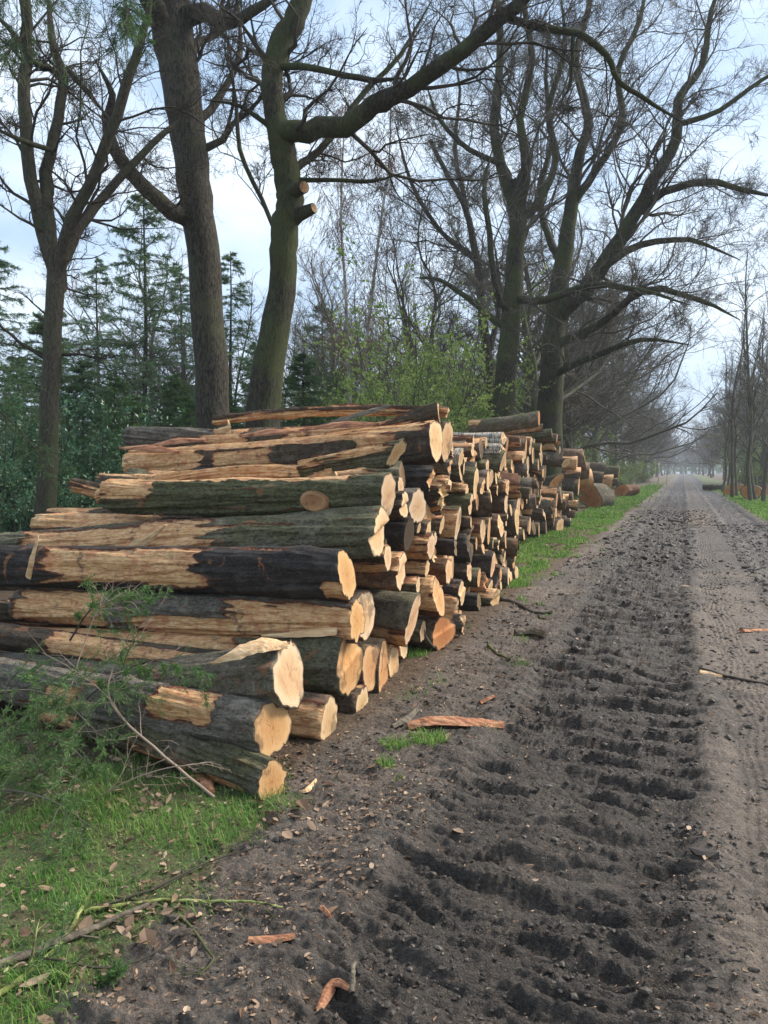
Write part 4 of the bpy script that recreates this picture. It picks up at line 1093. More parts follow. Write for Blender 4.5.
def conifer_data(seed, H=9, spread=2.2, nmat='needle_pale', dens=1.0, droop=-.02, name='fir_tree', low=.08, needle=.13, bare=False):
    rng = np.random.default_rng(seed)
    root = empty(name); g = Geo(); K = 8; z = np.linspace(0, H, K)
    pts = np.stack([np.cumsum(rng.normal(0, .03, K)), np.cumsum(rng.normal(0, .03, K)), z], 1); pts[0] = (0, 0, -.15)
    P, R = g.tube(pts, np.linspace(.012 * H, .012, K), 8, 3)
    g.build('trunk', M['bark'], root)
    n = int(H * 17 * dens); t = rng.uniform(low, .985, n) ; zz = t * H
    az = rng.uniform(0, 6.283, n); L = spread * (1 - t) ** .75 * rng.uniform(.6, 1.1, n) + .15
    s = np.stack([np.interp(zz, P[:, 2], P[:, 0]), np.interp(zz, P[:, 2], P[:, 1]), zz], 1)
    d = np.stack([np.cos(az), np.sin(az), rng.uniform(-.1, .35, n)], 1)
    gc = Geo()
    P1, R1 = walk(s, d, L, np.full(n, .012), 7, .07, droop, rng); gc.add(*tubes(P1, R1, 3))
    a = spawn(P1, R1, 12, .12, (.7, 1.2), .38, rng, .6, flat=.85); P2, R2 = walk(a[0], a[1], a[2], np.full(len(a[0]), .006), 5, .08, -.05, rng); gc.add(*tubes(P2, R2, 3))
    gc.build('branches', M['twig_dark'], root)
    # needle sprays
    m = int(14 * dens)
    pos, dd, LL, _ = spawn(P2, R2, m, .0, (.35, .9), .3, rng, flat=.4)
    pos1, dd1, _, _ = spawn(P1, R1, m * 3, .3, (.35, .9), .3, rng, flat=.4)
    pos = np.vstack([pos, pos1]); dd = np.vstack([dd, dd1]); dd[:, 2] -= .15
    V, Q = leaf_cards(pos, dd, np.full(len(pos), needle), rng, aspect=.16)
    mk('foliage', V, Q, None, M[nmat], root, smooth=False)
    return root


def shrub_data(seed, H=2.5, W=1.6, mat='holly', nb=26, leaf=.08, nleaf=40, name='evergreen_shrub', tw='twig_dark', up=.25, aspect=.5, r=.02):
    rng = np.random.default_rng(seed)
    root = empty(name); g = Geo()
    az = rng.uniform(0, 6.283, nb); e = rng.uniform(.25, 1.5, nb)
    d = np.stack([np.cos(az) * np.cos(e), np.sin(az) * np.cos(e), np.sin(e) + .1], 1)
    s = np.stack([rng.normal(0, W * .12, nb), rng.normal(0, W * .12, nb), np.zeros(nb) - .05], 1)
    L = H * (0.5 + .5 * np.sin(e)) * rng.uniform(.6, 1.1, nb)
    P1, R1 = walk(s, d, L, np.full(nb, r), 8, .13, up * .2, rng, tip=.3); g.add(*tubes(P1, R1, 5))
    a = spawn(P1, R1, 9, .2, (.4, 1.1), .35, rng, .6); P2, R2 = walk(a[0], a[1], a[2], np.maximum(a[3], .005), 5, .2, .03, rng); g.add(*tubes(P2, R2, 3))
    g.build('stems', M[tw], root)
    a = spawn(P2, R2, nleaf, .2, (.3, 1.3), .3, rng)
    pos = a[0] + rng.normal(0, leaf * .7, a[0].shape)
    V, Q = leaf_cards(pos, a[1], np.full(len(pos), leaf), rng, aspect=aspect)
    mk('foliage', V, Q, None, M[mat], root, smooth=False)
    return root


def copy_tree(o, loc, rz, sc, label=None, cat=None, group=None, first=False):
    if first: c = o
    else:
        c = o.copy(); COL.objects.link(c)
        for ch in list(o.children):
            k = ch.copy(); COL.objects.link(k); k.parent = c
            for g in ch.children:
                q = g.copy(); COL.objects.link(q); q.parent = k
    c.location = loc; c.rotation_euler = (0, 0, rz); c.scale = (sc, sc, sc) if not isinstance(sc, tuple) else sc
    tag(c, label, cat, group)
    return c


USED = set()
def put(proto, x, y, rz, sc, label, cat, group):
    f = proto.name not in USED; USED.add(proto.name)
    return copy_tree(proto, (x, y, 0), rz, sc, label, cat, group, first=f)


con = [conifer_data(201, 9, 2.7, 'needle_pale', 1.15, needle=.10), conifer_data(202, 6, 2.1, 'needle', 1.7, name='spruce_tree', needle=.10), conifer_data(203, 7.5, 2.6, 'needle_mid', 1.6, name='spruce_tree', needle=.10), conifer_data(204, 8.5, 2.0, 'needle_pale', .9, needle=.10)]
oaks = [bare_tree_data(s, H, lean) for s, H, lean in ((101, 16, .5), (102, 15, -.4), (103, 17, .2), (104, 14, .6))]
slims = [slim_tree_data(s, H) for s, H in ((111, 12), (112, 10), (113, 13))]
rp = np.random.default_rng(77)
# row of old trees on the left of the track, crowns reaching over it
yl_ = [27, 31.5, 37, 42, 48, 54, 61, 68, 76, 85, 95, 106, 118, 132, 148, 165, 185, 208, 232, 258, 285]
for i, y in enumerate(yl_):
    put(oaks[i % 4], -5.2 + rp.normal(0, .5), y, rp.uniform(0, 6.28), rp.uniform(.85, 1.05), f'bare old tree in the left roadside row, {ordw(i)} past the middle stack', 'tree', 'bare trees in the row left of the track')
yr_ = [40, 47, 54, 61, 69, 78, 88, 98, 110, 124, 140, 158, 178, 200, 224, 250, 280]
for i, y in enumerate(yr_):
    put(oaks[(i + 2) % 4] if i > 3 else slims[i % 3], 6.0 + rp.normal(0, .6), y, rp.uniform(0, 6.28), rp.uniform(.75, .95), f'bare tree in the right roadside row, {ordw(i)} along the track', 'tree', 'bare trees in the row right of the track')
# right edge thin trunks
for i, (px, d, s) in enumerate([(733, 40, .9), (738, 42, .8), (744, 44, .85), (752, 36, 1.0), (757, 37, .9), (764, 35, 1.0), (722, 50, .8), (775, 33, .9), (790, 30, 1), (748, 60, .9), (765, 55, 1), (728, 70, 1)]):
    p = at_depth(px, 470, d)
    put(slims[i % 3], p[0], p[1], rp.uniform(0, 6.28), s, f'slender trunk in the thin wood right of the track, {ordw(i)} counted by depth', 'tree', 'slender trees right of the track')
for i, (x, y) in enumerate([(-3, 300), (1, 306), (4.5, 300), (-1, 315), (3, 320), (-5, 310), (6, 312)]):
    put(oaks[i % 4], x, y, rp.uniform(0, 6.28), 1.0, f'hazy bare tree closing the far end of the track, {ordw(i)} there', 'tree', 'trees closing the far end of the track')
for i in range(16):
    put(con[(i * 3 + 1) % 4 if False else (1, 2)[i % 2]], -34 + i * 4.6 + rp.uniform(-1, 1), 318 + rp.uniform(-6, 6), rp.uniform(0, 6.28), rp.uniform(1.1, 1.7), f'hazy spruce closing the far end of the track, {ordw(i) if i else "first"} from left', 'tree', 'spruces closing the far end of the track')
FAREND = [(-26 + k * 4.3, 306 + (k % 3) * 3) for k in range(14)]
# second rank in the thin wood on the right
for i in range(22):
    put((oaks + slims)[i % 7], 10.5 + rp.uniform(0, 16), 46 + i * 5.5 + rp.uniform(-2, 2), rp.uniform(0, 6.28), rp.uniform(.6, .85), f'bare tree deeper in the wood right of the track, {ordw(i)} going away', 'tree', 'bare trees deeper in the wood right of the track')
# mixed wood behind the stacks on the left
spots = []
tries = 0
while len(spots) < 105 and tries < 5000:
    tries += 1
    px = rp.uniform(-120, 640); d = rp.uniform(22, 95)
    p = at_depth(px, 470, d)
    if p[0] > -7.6: continue
    if min([math.hypot(p[0] - q[0], p[1] - q[1]) for q in spots] or [9]) < 2.6: continue
    spots.append((p[0], p[1], px))
spots.sort(key=lambda q: q[2])
CNT = {}
for i, (x, y, px) in enumerate(spots):
    zone = 'left of the near stack' if px < 140 else 'behind the near stack' if px < 430 else 'behind the middle stack'
    CNT[zone] = CNT.get(zone, -1) + 1
    k = rp.random()
    pr = slims[int(rp.integers(3))] if k < (.85 if px < 330 else .6) else oaks[int(rp.integers(4))]
    put(pr, x, y, rp.uniform(0, 6.28), rp.uniform(.65, 1.0) * (.78 if px < 330 else .9), f'bare tree in the wood {zone}, {ordw(CNT[zone]) if CNT[zone] else "first"} from the left there', 'tree', 'bare trees in the wood behind the stacks')

# conifers
CG = 'conifers behind the stacks'
for (k, px, d, sc, lb) in [
    (0, 148, 19, .96, 'pale feathery fir spire between the slim left tree and the grey trunk'),
    (3, 236, 21, .9, 'thin sparse fir seen between the two big trunks'),
    (1, 304, 20, .78, 'dark dense spruce to the right of the crooked mossy tree'),
    (2, 118, 17, .50, 'low mid green spruce left below the feathery fir'),
    (2, 172, 18, .52, 'low mid green spruce right below the feathery fir'),
    (1, 85, 20, .75, 'dark spruce beside the slim forked tree'),
    (0, -6, 15, .72, 'green spruce at the left edge beside the evergreen shrubs'),
    (1, 20, 25, .9, 'dark spruce behind the slim forked tree at left'),
    (2, 260, 26, .8, 'mid green spruce hidden behind the crooked mossy tree'),
    (0, 60, 30, .9, 'taller pale fir far behind the slim forked tree'),
    (1, 190, 28, .8, 'dark spruce far behind the grey leaning trunk'),
    (2, 340, 30, .75, 'mid green spruce far behind the young green trees'),
    (0, 385, 38, .75, 'pale fir deep in the wood above the near stack'),
    (2, 450, 40, .7, 'mid green spruce deep in the wood above the birch logs'),
    (2, 100, 15, .36, 'small bright spruce directly behind the left ends of the logs'),
    (2, 138, 15.5, .42, 'small bright spruce second behind the left ends of the logs'),
    (2, 192, 16, .42, 'small spruce just left of the grey leaning trunk foot'),
    (1, 225, 19, .62, 'dark spruce between the feet of the two big trunks'),
    (3, 100, 26, 1.05, 'tall thin pale fir rising left of the feathery spire'),
    (3, 182, 25, 1.0, 'tall thin pale fir touching the grey leaning trunk'),
    (2, 45, 19, .75, 'mid green spruce right behind the slim forked tree'),
    (0, 322, 33, 1.0, 'pale fir far behind the crooked mossy tree'),
    (1, 130, 34, .8, 'dark spruce deep in the wood left of the feathery fir'),
]:
    p = at_depth(px, 470, d)
    put(con[k], p[0], p[1], rp.uniform(0, 6.28), sc, lb, 'tree', CG)

# evergreen shrubs, young leafing trees, undergrowth
hol = [shrub_data(301, 2.6, 2, 'holly', 34, .085, 34), shrub_data(302, 2.1, 2, 'holly', 30, .075, 34)]
SG = 'dark evergreen shrubs left of the near stack'
for i, (px, d, sc) in enumerate([(8, 12, 1.0), (62, 12.5, .95), (95, 13, 1.0), (122, 14, .85), (-30, 11, .9), (35, 16, 1.2), (85, 17, 1.2), (150, 17, .9), (195, 18, .8), (0, 20, 1.3), (20, 10.2, .55), (75, 10.8, .6), (108, 11.5, .55)]):
    p = at_depth(px, 470, d)
    put(hol[i % 2], p[0], p[1], rp.uniform(0, 6.28), sc, f'dark glossy evergreen shrub left of the stack, {ordw(i) if i else "first"} in the thicket', 'shrub', SG)
fr = [shrub_data(311, 5.4, 2.6, 'fresh', 22, .085, 26, name='young_tree', tw='twig', up=.6, aspect=.7, r=.022), shrub_data(312, 3.4, 2, 'olive', 24, .085, 18, name='leafing_shrub', tw='twig', up=.4, aspect=.7, r=.015),
      shrub_data(313, 2.4, 2, 'olive', 28, .07, 20, name='leafing_shrub', tw='twig', up=.3, aspect=.7, r=.012)]
YG = 'young trees and shrubs coming into leaf behind the stacks'
fs = [(0, 420, 21, 1.35), (0, 395, 25, 1.15), (0, 445, 25, 1.25), (0, 432, 19, .95), (0, 468, 22, 1.0), (0, 372, 22, .85), (0, 340, 24, .9), (0, 318, 26, .9), (1, 385, 16, .8), (1, 310, 16, .75), (1, 455, 17, .8), (0, 410, 17, .8), (1, 360, 20, 1.1), (1, 330, 21, .95), (1, 300, 19, .9), (1, 470, 25, 1.2), (2, 380, 18, 1.0), (2, 412, 17, .95), (2, 345, 17, .9), (2, 445, 19, .95), (1, 405, 30, 1.5),
      (1, 350, 33, 1.6), (0, 465, 35, 1.3), (1, 500, 34, 1.4), (2, 280, 16.5, .8), (1, 530, 38, 1.5), (2, 485, 24, 1.1), (2, 240, 17, .85), (1, 440, 42, 1.7), (1, 560, 45, 1.5), (0, 375, 40, 1.4), (2, 525, 30, 1.3), (1, 590, 55, 1.5), (1, 480, 55, 1.9), (1, 320, 45, 1.9), (1, 250, 40, 1.7), (2, 205, 20, .9)]
for i, (k, px, d, sc) in enumerate(sorted(fs, key=lambda q: q[1])):
    p = at_depth(px, 470, d)
    put(fr[k], p[0], p[1], rp.uniform(0, 6.28), sc, f'{["fresh green young tree", "olive green leafing shrub", "low leafing shrub"][k]} behind the stacks, {ordw(i) if i else "first"} from the left', ['tree', 'shrub', 'shrub'][k], YG)
UG = 'undergrowth shrubs along the track'
ug = [(x + rp.normal(0, .5), y + rp.normal(0, .6)) for x, y in [(-6.5, 24), (-7, 28), (-6.2, 33), (-6.5, 38), (-6.8, 43), (-6.2, 50), (-6.5, 57), (-6, 66), (-6.2, 76), (-6, 88), (-6.5, 100), (-6, 115), (9.5, 36), (11, 44), (9.0, 50), (7, 60), (8, 68), (6.2, 76), (7, 84), (6.5, 96), (11, 52), (12, 60), (13, 46), (10, 72), (12, 84), (9, 92), (15, 58), (17, 70)]]
for i, (x, y) in enumerate(ug):
    put(fr[2 if x < 0 else (1, 0, 1)[i % 3]], x, y, rp.uniform(0, 6.28), rp.uniform(.9, 1.3) * (1 if y < 60 else 1.4), f'leafing shrub at the foot of the {"left" if x < 0 else "right"} roadside trees, {ordw(i if x < 0 else i - 12)} along', 'shrub', UG)


for i, (x, y) in enumerate(FAREND):
    put(fr[1 + i % 2], x, y, rp.uniform(0, 6.28), 2.0, f'hazy shrub across the far end of the track, {ordw(i) if i else "first"} from left', 'shrub', 'shrubs across the far end of the track')
# far birch with hanging brown catkins
def weeping_birch(px, d, seed, label):
    rng = np.random.default_rng(seed); root = empty('birch_tree'); tag(root, label, 'tree')
    base = at_depth(px, 470, d); root.location = (base[0], base[1], 0)
    g = Geo(); gc = Geo(); H = 14.0
    for q in range(2):
        K = 8; z = np.linspace(0, H, K); pts = np.stack([np.cumsum(rng.normal(0, .1, K)) + q * .35 + q * z * .05, np.cumsum(rng.normal(0, .1, K)), z], 1); pts[0, 2] = -.15
        P, R = g.tube(pts, np.linspace(.10, .02, K), 8, 3)
        a = spawn(P[None], R[None], 60, .3, (.4, .9), .17, rng, .4); a[1][:, 2] = np.abs(a[1][:, 2]) + .5
        P1, R1 = walk(a[0], a[1], a[2], np.full(60, .014), 6, .12, -.05, rng); gc.add(*tubes(P1, R1, 3))
        a = spawn(P1, R1, 14, .2, (.5, 1.3), .6, rng); a[1][:, 2] -= .6
        P2, R2 = walk(a[0], a[1], np.clip(a[2], .3, 1.5), np.full(len(a[0]), .007), 6, .1, -.35, rng); gc.add(*tubes(P2, R2, 3))
        a = spawn(P2, R2, 4, .1, (.3, .9), .4, rng)
        P3, R3 = walk(a[0], a[1], a[2], np.full(len(a[0]), .008), 4, .1, -.4, rng); gc.add(*tubes(P3, R3, 3))
    g.build('trunk', M['birch_trunk'], root); gc.build('crown', M['birch_twig'], root)
weeping_birch(347, 26, 401, 'birch with pale twin trunk and brown drooping twigs between the crooked and tall trees')


# ------------------------------------------------------------------ grass, litter, clods (uncountable)
def blades(pos, H, rng, width=.005, bend=.6):
    n = len(pos); az = rng.uniform(0, 6.283, n); ld = np.stack([np.cos(az), np.sin(az), np.zeros(n)], 1)
    sd = np.stack([-np.sin(az + rng.normal(0, .8, n)), np.cos(az), np.zeros(n)], 1)
    H = H[:, None]; b = (rng.uniform(.1, 1, n) * bend)[:, None]; w = np.broadcast_to(np.asarray(width), (n,))[:, None]
    c = [pos, pos + np.array([0, 0, 1]) * H * .45 + ld * H * b * .18, pos + np.array([0, 0, 1]) * H * .8 + ld * H * b * .5, pos + np.array([0, 0, 1]) * H * (1 - .25 * b) + ld * H * b * .95]
    V = np.stack([c[0] - sd * w, c[0] + sd * w, c[1] - sd * w * .9, c[1] + sd * w * .9, c[2] - sd * w * .6, c[2] + sd * w * .6, c[3]], 1).reshape(-1, 3)
    i = np.arange(n)[:, None] * 7
    Q = np.vstack([i + np.array([[0, 1, 3, 2]]), i + np.array([[2, 3, 5, 4]])]); T = i + np.array([[4, 5, 6]])
    return V, Q, T


rg = np.random.default_rng(55)
def scatter(n, xa, xb, ya, yb, thr=.4, pw=1.0):
    x = rg.uniform(xa, xb, n); y = ya + (yb - ya) * rg.random(n) ** pw
    g, m, f = ground_masks(x, y)
    k = g > thr + rg.uniform(-.15, .45, n) + .9 * fbm(x * 2.7 + 40, y * 2.7, 4)
    return x[k], y[k]
G = Geo()
x, y = scatter(52000, -4.2, -1.1, 1.2, 3.3, .45)
patch = sstep(-.25, .35, fbm(x * 1.9, y * 1.9 + 7, 3))
G.add(*blades(np.stack([x, y, ground_h(x, y) - .008], 1), (.012 + .045 * patch) * rg.uniform(.4, 1.5, len(x)), rg, .0015 + 0 * x, 1.3))
x, y = scatter(60000, -2.6, -1.0, 3.2, 8.5, .4)
G.add(*blades(np.stack([x, y, ground_h(x, y) - .008], 1), .05 * rg.uniform(.4, 1.3, len(x)), rg, .0025 + 0 * x, 1.0))
x, y = scatter(60000, -4.2, -1.3, 8.2, 24, .4, 1.3)
G.add(*blades(np.stack([x, y, ground_h(x, y) - .01], 1), .065 * rg.uniform(.4, 1.3, len(x)), rg, .004 + .0004 * y, .9))
x, y = scatter(50000, -4.4, -1.3, 24, 80, .4, 1.6)
G.add(*blades(np.stack([x, y, ground_h(x, y) - .01], 1), .10 * rg.uniform(.4, 1.2, len(x)), rg, .006 + .0005 * y, .9))
x, y = scatter(60000, 2.0, 5.0, 14, 80, .4, 1.6)
G.add(*blades(np.stack([x, y, ground_h(x, y) - .01], 1), .09 * rg.uniform(.4, 1.2, len(x)), rg, .005 + .0005 * y, .9))
o = G.build('grass', M['grass'], smooth=False); tag(o, 'short fresh green grass on the verges and beside the logs', 'grass', kind='stuff')


def flakes(n, xa, xb, ya, yb, size, keep, lift=.004, flatness=.25, aspect=.6, pw=1.0):
    x = rg.uniform(xa, xb, n); y = ya + (yb - ya) * rg.random(n) ** pw
    k = keep(x, y) > rg.random(n); x = x[k]; y = y[k]; n = len(x)
    az = rg.uniform(0, 6.283, n)
    d = np.stack([np.cos(az), np.sin(az), rg.normal(0, flatness, n)], 1)
    nr = np.stack([rg.normal(0, flatness, n), rg.normal(0, flatness, n), np.ones(n)], 1)
    d = norm(d); s = norm(np.cross(nr, d)); u = np.cross(d, s)
    sz = (size * .85 * rg.lognormal(0, .5, n))[:, None]; w = sz * aspect * rg.uniform(.5, 1.3, (n, 1))
    p = np.stack([x, y, ground_h(x, y) + lift], 1)
    cu = rg.uniform(-.15, .35, (n, 1)) * sz
    V = np.stack([p - d * sz * .5, p - d * sz * .2 + s * w * .45 + u * cu, p + d * sz * .25 + s * w * .4 + u * cu * .7, p + d * sz * .5 + u * cu * .4, p + d * sz * .15 - s * w * .5 + u * cu, p - d * sz * .25 - s * w * .35 + u * cu * .8, p + u * .1 * cu], 1).reshape(-1, 3)
    i = np.arange(n)[:, None] * 7
    T = np.vstack([i + np.array([[a, b, 6]]) for a, b in ((0, 5), (5, 4), (4, 3), (3, 2), (2, 1), (1, 0))])
    return V, None, T


def nz(x, y, f, s): return sstep(-.1, .45, fbm(x * f + s, y * f, 3))
G = Geo()
G.add(*flakes(2600, -3.6, -1.4, 1.2, 3.2, .03, lambda x, y: .15 + .9 * nz(x, y, 1.5, 83), lift=.02, flatness=.5))
G.add(*flakes(14000, -3.6, -1.0, 1.2, 3.6, .016, lambda x, y: .3 + .7 * nz(x, y, 2, 3)))
G.add(*flakes(500, -2.1, 1.1, 2.6, 12, .04, lambda x, y: .3 + .6 * nz(x, y, .8, 15), flatness=.45, lift=.01))
G.add(*flakes(9000, -2.2, -.7, 3.0, 9, .014, lambda x, y: .1 + .5 * nz(x, y, 1.3, 9)))
G.add(*flakes(11000, -.1, 1.2, 2.0, 16, .013, lambda x, y: .2 + .8 * nz(x, y, .9, 19), pw=1.5))
G.add(*flakes(9000, -9, -2.0, 8, 30, .05, lambda x, y: .9 * (1 - .8 * ground_masks(x, y)[0])))
G.add(*flakes(12000, -4.5, -1.6, 8, 34, .034, lambda x, y: .25 + .3 * nz(x, y, 1, 5)))
G.add(*flakes(5000, 2.2, 9, 10, 50, .06, lambda x, y: .7 + 0 * x))
G.add(*flakes(7000, -7.5, -3.0, 3, 9, .05, lambda x, y: .9 + 0 * x))
o = G.build('leaf_litter', M['litter'], smooth=False); tag(o, 'dead brown leaves scattered on the ground', 'leaves', kind='stuff')
G = Geo()
G.add(*flakes(6000, -2.0, -.8, 2.8, 8.8, .018, lambda x, y: .15 + .85 * nz(x, y, 1.6, 31) * box(x, -2.2, -1.3, .4), aspect=.35, flatness=.3))
G.add(*flakes(5000, -1.9, .2, 1.7, 4.6, .0075, lambda x, y: .12 + .5 * nz(x, y, 2, 41), aspect=.35))
G.add(*flakes(9000, .05, 1.25, 2.0, 18, .014, lambda x, y: .06 + .9 * nz(x, y, .8, 51) ** 2, aspect=.35, pw=1.4))
G.add(*flakes(1800, -.3, 1.2, 18, 34, .06, lambda x, y: box(x, -.2, 1.0, .2) * box(y, 21, 31, 2), aspect=.4))
G.add(*flakes(4500, -3.6, -1.9, 8.4, 22, .04, lambda x, y: .15 + .8 * box(x, -3.6, -2.5, .2) + .6 * nz(x, y, 1.5, 91), aspect=.4))
o = G.build('wood_chips', M['chips'], smooth=False); tag(o, 'orange wood chips and bark shreds strewn on the mud', 'wood chips', kind='stuff')


def clods(n, xa, xb, ya, yb, size, keep, pw=1.0):
    x = rg.uniform(xa, xb, n); y = ya + (yb - ya) * rg.random(n) ** pw
    k = keep(x, y) > rg.random(n); x = x[k]; y = y[k]; n = len(x)
    t = (1 + 5 ** .5) / 2
    ico = norm(np.array([(-1, t, 0), (1, t, 0), (-1, -t, 0), (1, -t, 0), (0, -1, t), (0, 1, t), (0, -1, -t), (0, 1, -t), (t, 0, -1), (t, 0, 1), (-t, 0, -1), (-t, 0, 1)], float))
    F = np.array([(0, 11, 5), (0, 5, 1), (0, 1, 7), (0, 7, 10), (0, 10, 11), (1, 5, 9), (5, 11, 4), (11, 10, 2), (10, 7, 6), (7, 1, 8), (3, 9, 4), (3, 4, 2), (3, 2, 6), (3, 6, 8), (3, 8, 9), (4, 9, 5), (2, 4, 11), (6, 2, 10), (8, 6, 7), (9, 8, 1)])
    sz = size * rg.lognormal(0, .5, n)
    V = ico[None] * (1 + rg.normal(0, .22, (n, 12, 1))) * np.stack([sz * rg.uniform(.8, 1.6, n), sz * rg.uniform(.7, 1.2, n), sz * .6], 1)[:, None]
    V = V + np.stack([x, y, ground_h(x, y) + sz * .12], 1)[:, None]
    return V.reshape(-1, 3), None, (F[None] + np.arange(n)[:, None, None] * 12).reshape(-1, 3)
G = Geo()
G.add(*clods(16000, -1.8, .45, 1.7, 5, .0045, lambda x, y: .1 + .9 * nz(x, y, 2, 61) * (box(x, -1.05, .25, .15) + .35)))
G.add(*clods(10000, -1.8, .8, 4.5, 14, .009, lambda x, y: .15 + .7 * nz(x, y, 1.5, 71)))
G.add(*clods(6000, .9, 2.3, 6, 24, .014, lambda x, y: .7 + 0 * x))
G.add(*clods(4000, -1.6, .3, 12, 30, .018, lambda x, y: .6 + 0 * x))
o = G.build('mud_clods', M['clod'], smooth=False); tag(o, 'dark crumbled mud clods in the wheel ruts', 'mud clods', kind='stuff')


# ------------------------------------------------------------------ single loose pieces on the ground
def gpt(px, py, up=0.0):
    z = 0.0
    for _ in range(6):
        p = on_ground(px, py, z + up); z = float(ground_h(p[0], p[1]))
    p[2] = z + up
    return p


def bark_piece(name, label, cat, a, b, w, th, mat, seed, mid=None, group=None):
    P = [gpt(*a, th * .5)] + ([gpt(*m_, th * .7) for m_ in mid] if mid else []) + [gpt(*b, th * .5)]
    n = len(P); ws = [w * .5] + [w] * (n - 2) + [w * .35] if n > 2 else [w, w * .6]
    o = shard(name, P, ws, th, M[mat], None, seed)
    c = o.data.vertices[0].co.copy()
    tag(o, label, cat, group); return o
bark_piece('bark_slab', 'long reddish slab of bark lying on the mud beside the stack', 'bark', (408, 726), (503, 727), .12, .035, 'redbark', 1, [(430, 722), (465, 721)])
bark_piece('bark_slab', 'dull mossy slab of bark left of the long reddish slab', 'bark', (392, 728), (418, 712), .07, .02, 'oldwood', 2, [(405, 720)])
bark_piece('bark_piece', 'flat orange piece of bark alone on the grey mud', 'bark', (249, 940), (295, 936), .05, .012, 'redbark', 3, [(270, 940)])
bark_piece('bark_piece', 'crumbled brown bark piece near the bottom of the mud', 'bark', (318, 998), (350, 985), .05, .012, 'redbark', 4, [(334, 990)])
bark_piece('bark_piece', 'small red bark flake standing on the mud', 'bark', (322, 908), (330, 917), .025, .012, 'redbark', 5)
bark_piece('wood_chip', 'curved cream wood chip on the mud below the brown log', 'wood chip', (300, 790), (316, 781), .035, .012, 'splinter', 6, [(307, 790)])
bark_piece('bark_slab', 'torn brown bark strip leaning under the lowest front log', 'bark', (196, 770), (212, 795), .09, .02, 'redbark', 7, [(203, 778)])
bark_piece('bark_piece', 'red bark scrap on the mud in front of the stack', 'bark', (480, 703), (494, 699), .05, .015, 'redbark', 8)
bark_piece('wood_block', 'split brown block at the edge of the grass beside the track', 'wood', (515, 633), (545, 636), .12, .05, 'oldwood', 9, [(530, 631)])
bark_piece('bark_slab', 'orange bark slab on the right side of the track', 'bark', (742, 632), (768, 628), .08, .02, 'redbark', 10)
bark_piece('bark_piece', 'pale split piece at the right of the track by the dark stick', 'bark', (700, 672), (722, 678), .06, .015, 'splinter', 11)


def stick(name, label, cat, pts, r0, r1, mat, seed, twigs=0, tl=.25, group=None, lift=.012, up=.02, tmat=None, sub=2):
    rng = np.random.default_rng(seed)
    P = np.array([gpt(p[0], p[1], lift if len(p) < 3 else p[2]) for p in pts])
    base = P[0].copy(); g = Geo()
    Pp, Rr = g.tube(P - base, np.linspace(r0, r1, len(P)), 8, 4, jit=.25, rng=rng)
    if twigs:
        a = spawn(Pp[None], Rr[None], twigs, .1, (.4, 1.0), tl, rng, .45, flat=.7)
        P1, R1 = walk(a[0], a[1], a[2], np.maximum(a[3], .0018), 6, .16, up, rng); g.add(*tubes(P1, R1, 4))
        if sub:
            a = spawn(P1, R1, sub, .2, (.4, 1.0), .45, rng, .6, flat=.5); P2, R2 = walk(a[0], a[1], a[2], np.full(len(a[0]), .0015), 5, .16, up, rng); g.add(*tubes(P2, R2, 3))
    o = g.build(name, M[mat]); o.location = base; tag(o, label, cat, group); return o
stick('fallen_branch', 'yellow green lichen covered branch lying at the lower left corner', 'branch', [(-20, 1008), (25, 975), (60, 945), (78, 915), (92, 890)], .010, .006, 'lichen', 1, 5, .25)
stick('fallen_branch', 'lichen covered branch reaching from the grass onto the mud', 'branch', [(84, 912), (120, 905), (165, 903), (210, 902), (250, 903), (283, 911)], .008, .003, 'lichen', 2, 7, .35)
stick('fallen_branch', 'thin green curved branch looping over the mud', 'branch', [(95, 893), (150, 903), (185, 920), (207, 945), (213, 960), (200, 975)], .006, .003, 'twig_green', 3, 6, .3)
stick('fallen_branch', 'straight thin dark branch pointing over the grey mud', 'branch', [(90, 905), (150, 890), (210, 862), (262, 842)], .006, .002, 'twig_dark', 4, 4, .2)
stick('fallen_branch', 'brown broken branch half hidden in the grass at lower left', 'branch', [(-10, 970), (50, 945), (100, 925), (150, 905)], .016, .009, 'oldwood', 5, 4, .2)
stick('fallen_branch', 'small dark forked twig crossing under the lichen branches', 'branch', [(40, 960), (110, 968), (160, 950), (180, 930)], .004, .002, 'twig_dark', 6, 6, .3)
stick('stick', 'upright dark stick poking from the mud near the bottom', 'stick', [(352, 990, .01), (353, 975, .03), (355, 955, .06)], .010, .006, 'oldwood', 7)
stick('stick', 'dark stick lying across the dry strip at the right edge', 'stick', [(700, 668), (725, 676), (755, 682), (790, 690)], .012, .008, 'twig_dark', 8, 2)
stick('stick', 'dark curved stick in the middle of the track far ahead', 'stick', [(664, 533), (680, 531), (700, 524), (712, 520)], .035, .02, 'twig_dark', 9, 3)
stick('stick', 'thin dark stick above the curved one in the track', 'stick', [(668, 522), (685, 521), (705, 517)], .022, .015, 'twig_dark', 10, 2)
stick('stick', 'dark wavy root like stick beside the stack end', 'stick', [(500, 600), (518, 605), (535, 612), (552, 613)], .03, .015, 'twig_dark', 11, 2)
stick('stick', 'short green stick on the mud beside the near stack', 'stick', [(488, 648), (498, 654), (510, 660)], .015, .008, 'twig_green', 12)
stick('stick', 'thin stick leaning against the foot of the near stack', 'stick', [(437, 650, .0), (428, 640, .12), (419, 620, .3)], .012, .008, 'oldwood', 13)
stick('stick', 'pale thin stick leaning on the middle stack', 'stick', [(530, 535, .05), (515, 525, .3), (500, 510, .6)], .018, .012, 'twig_pale', 14)
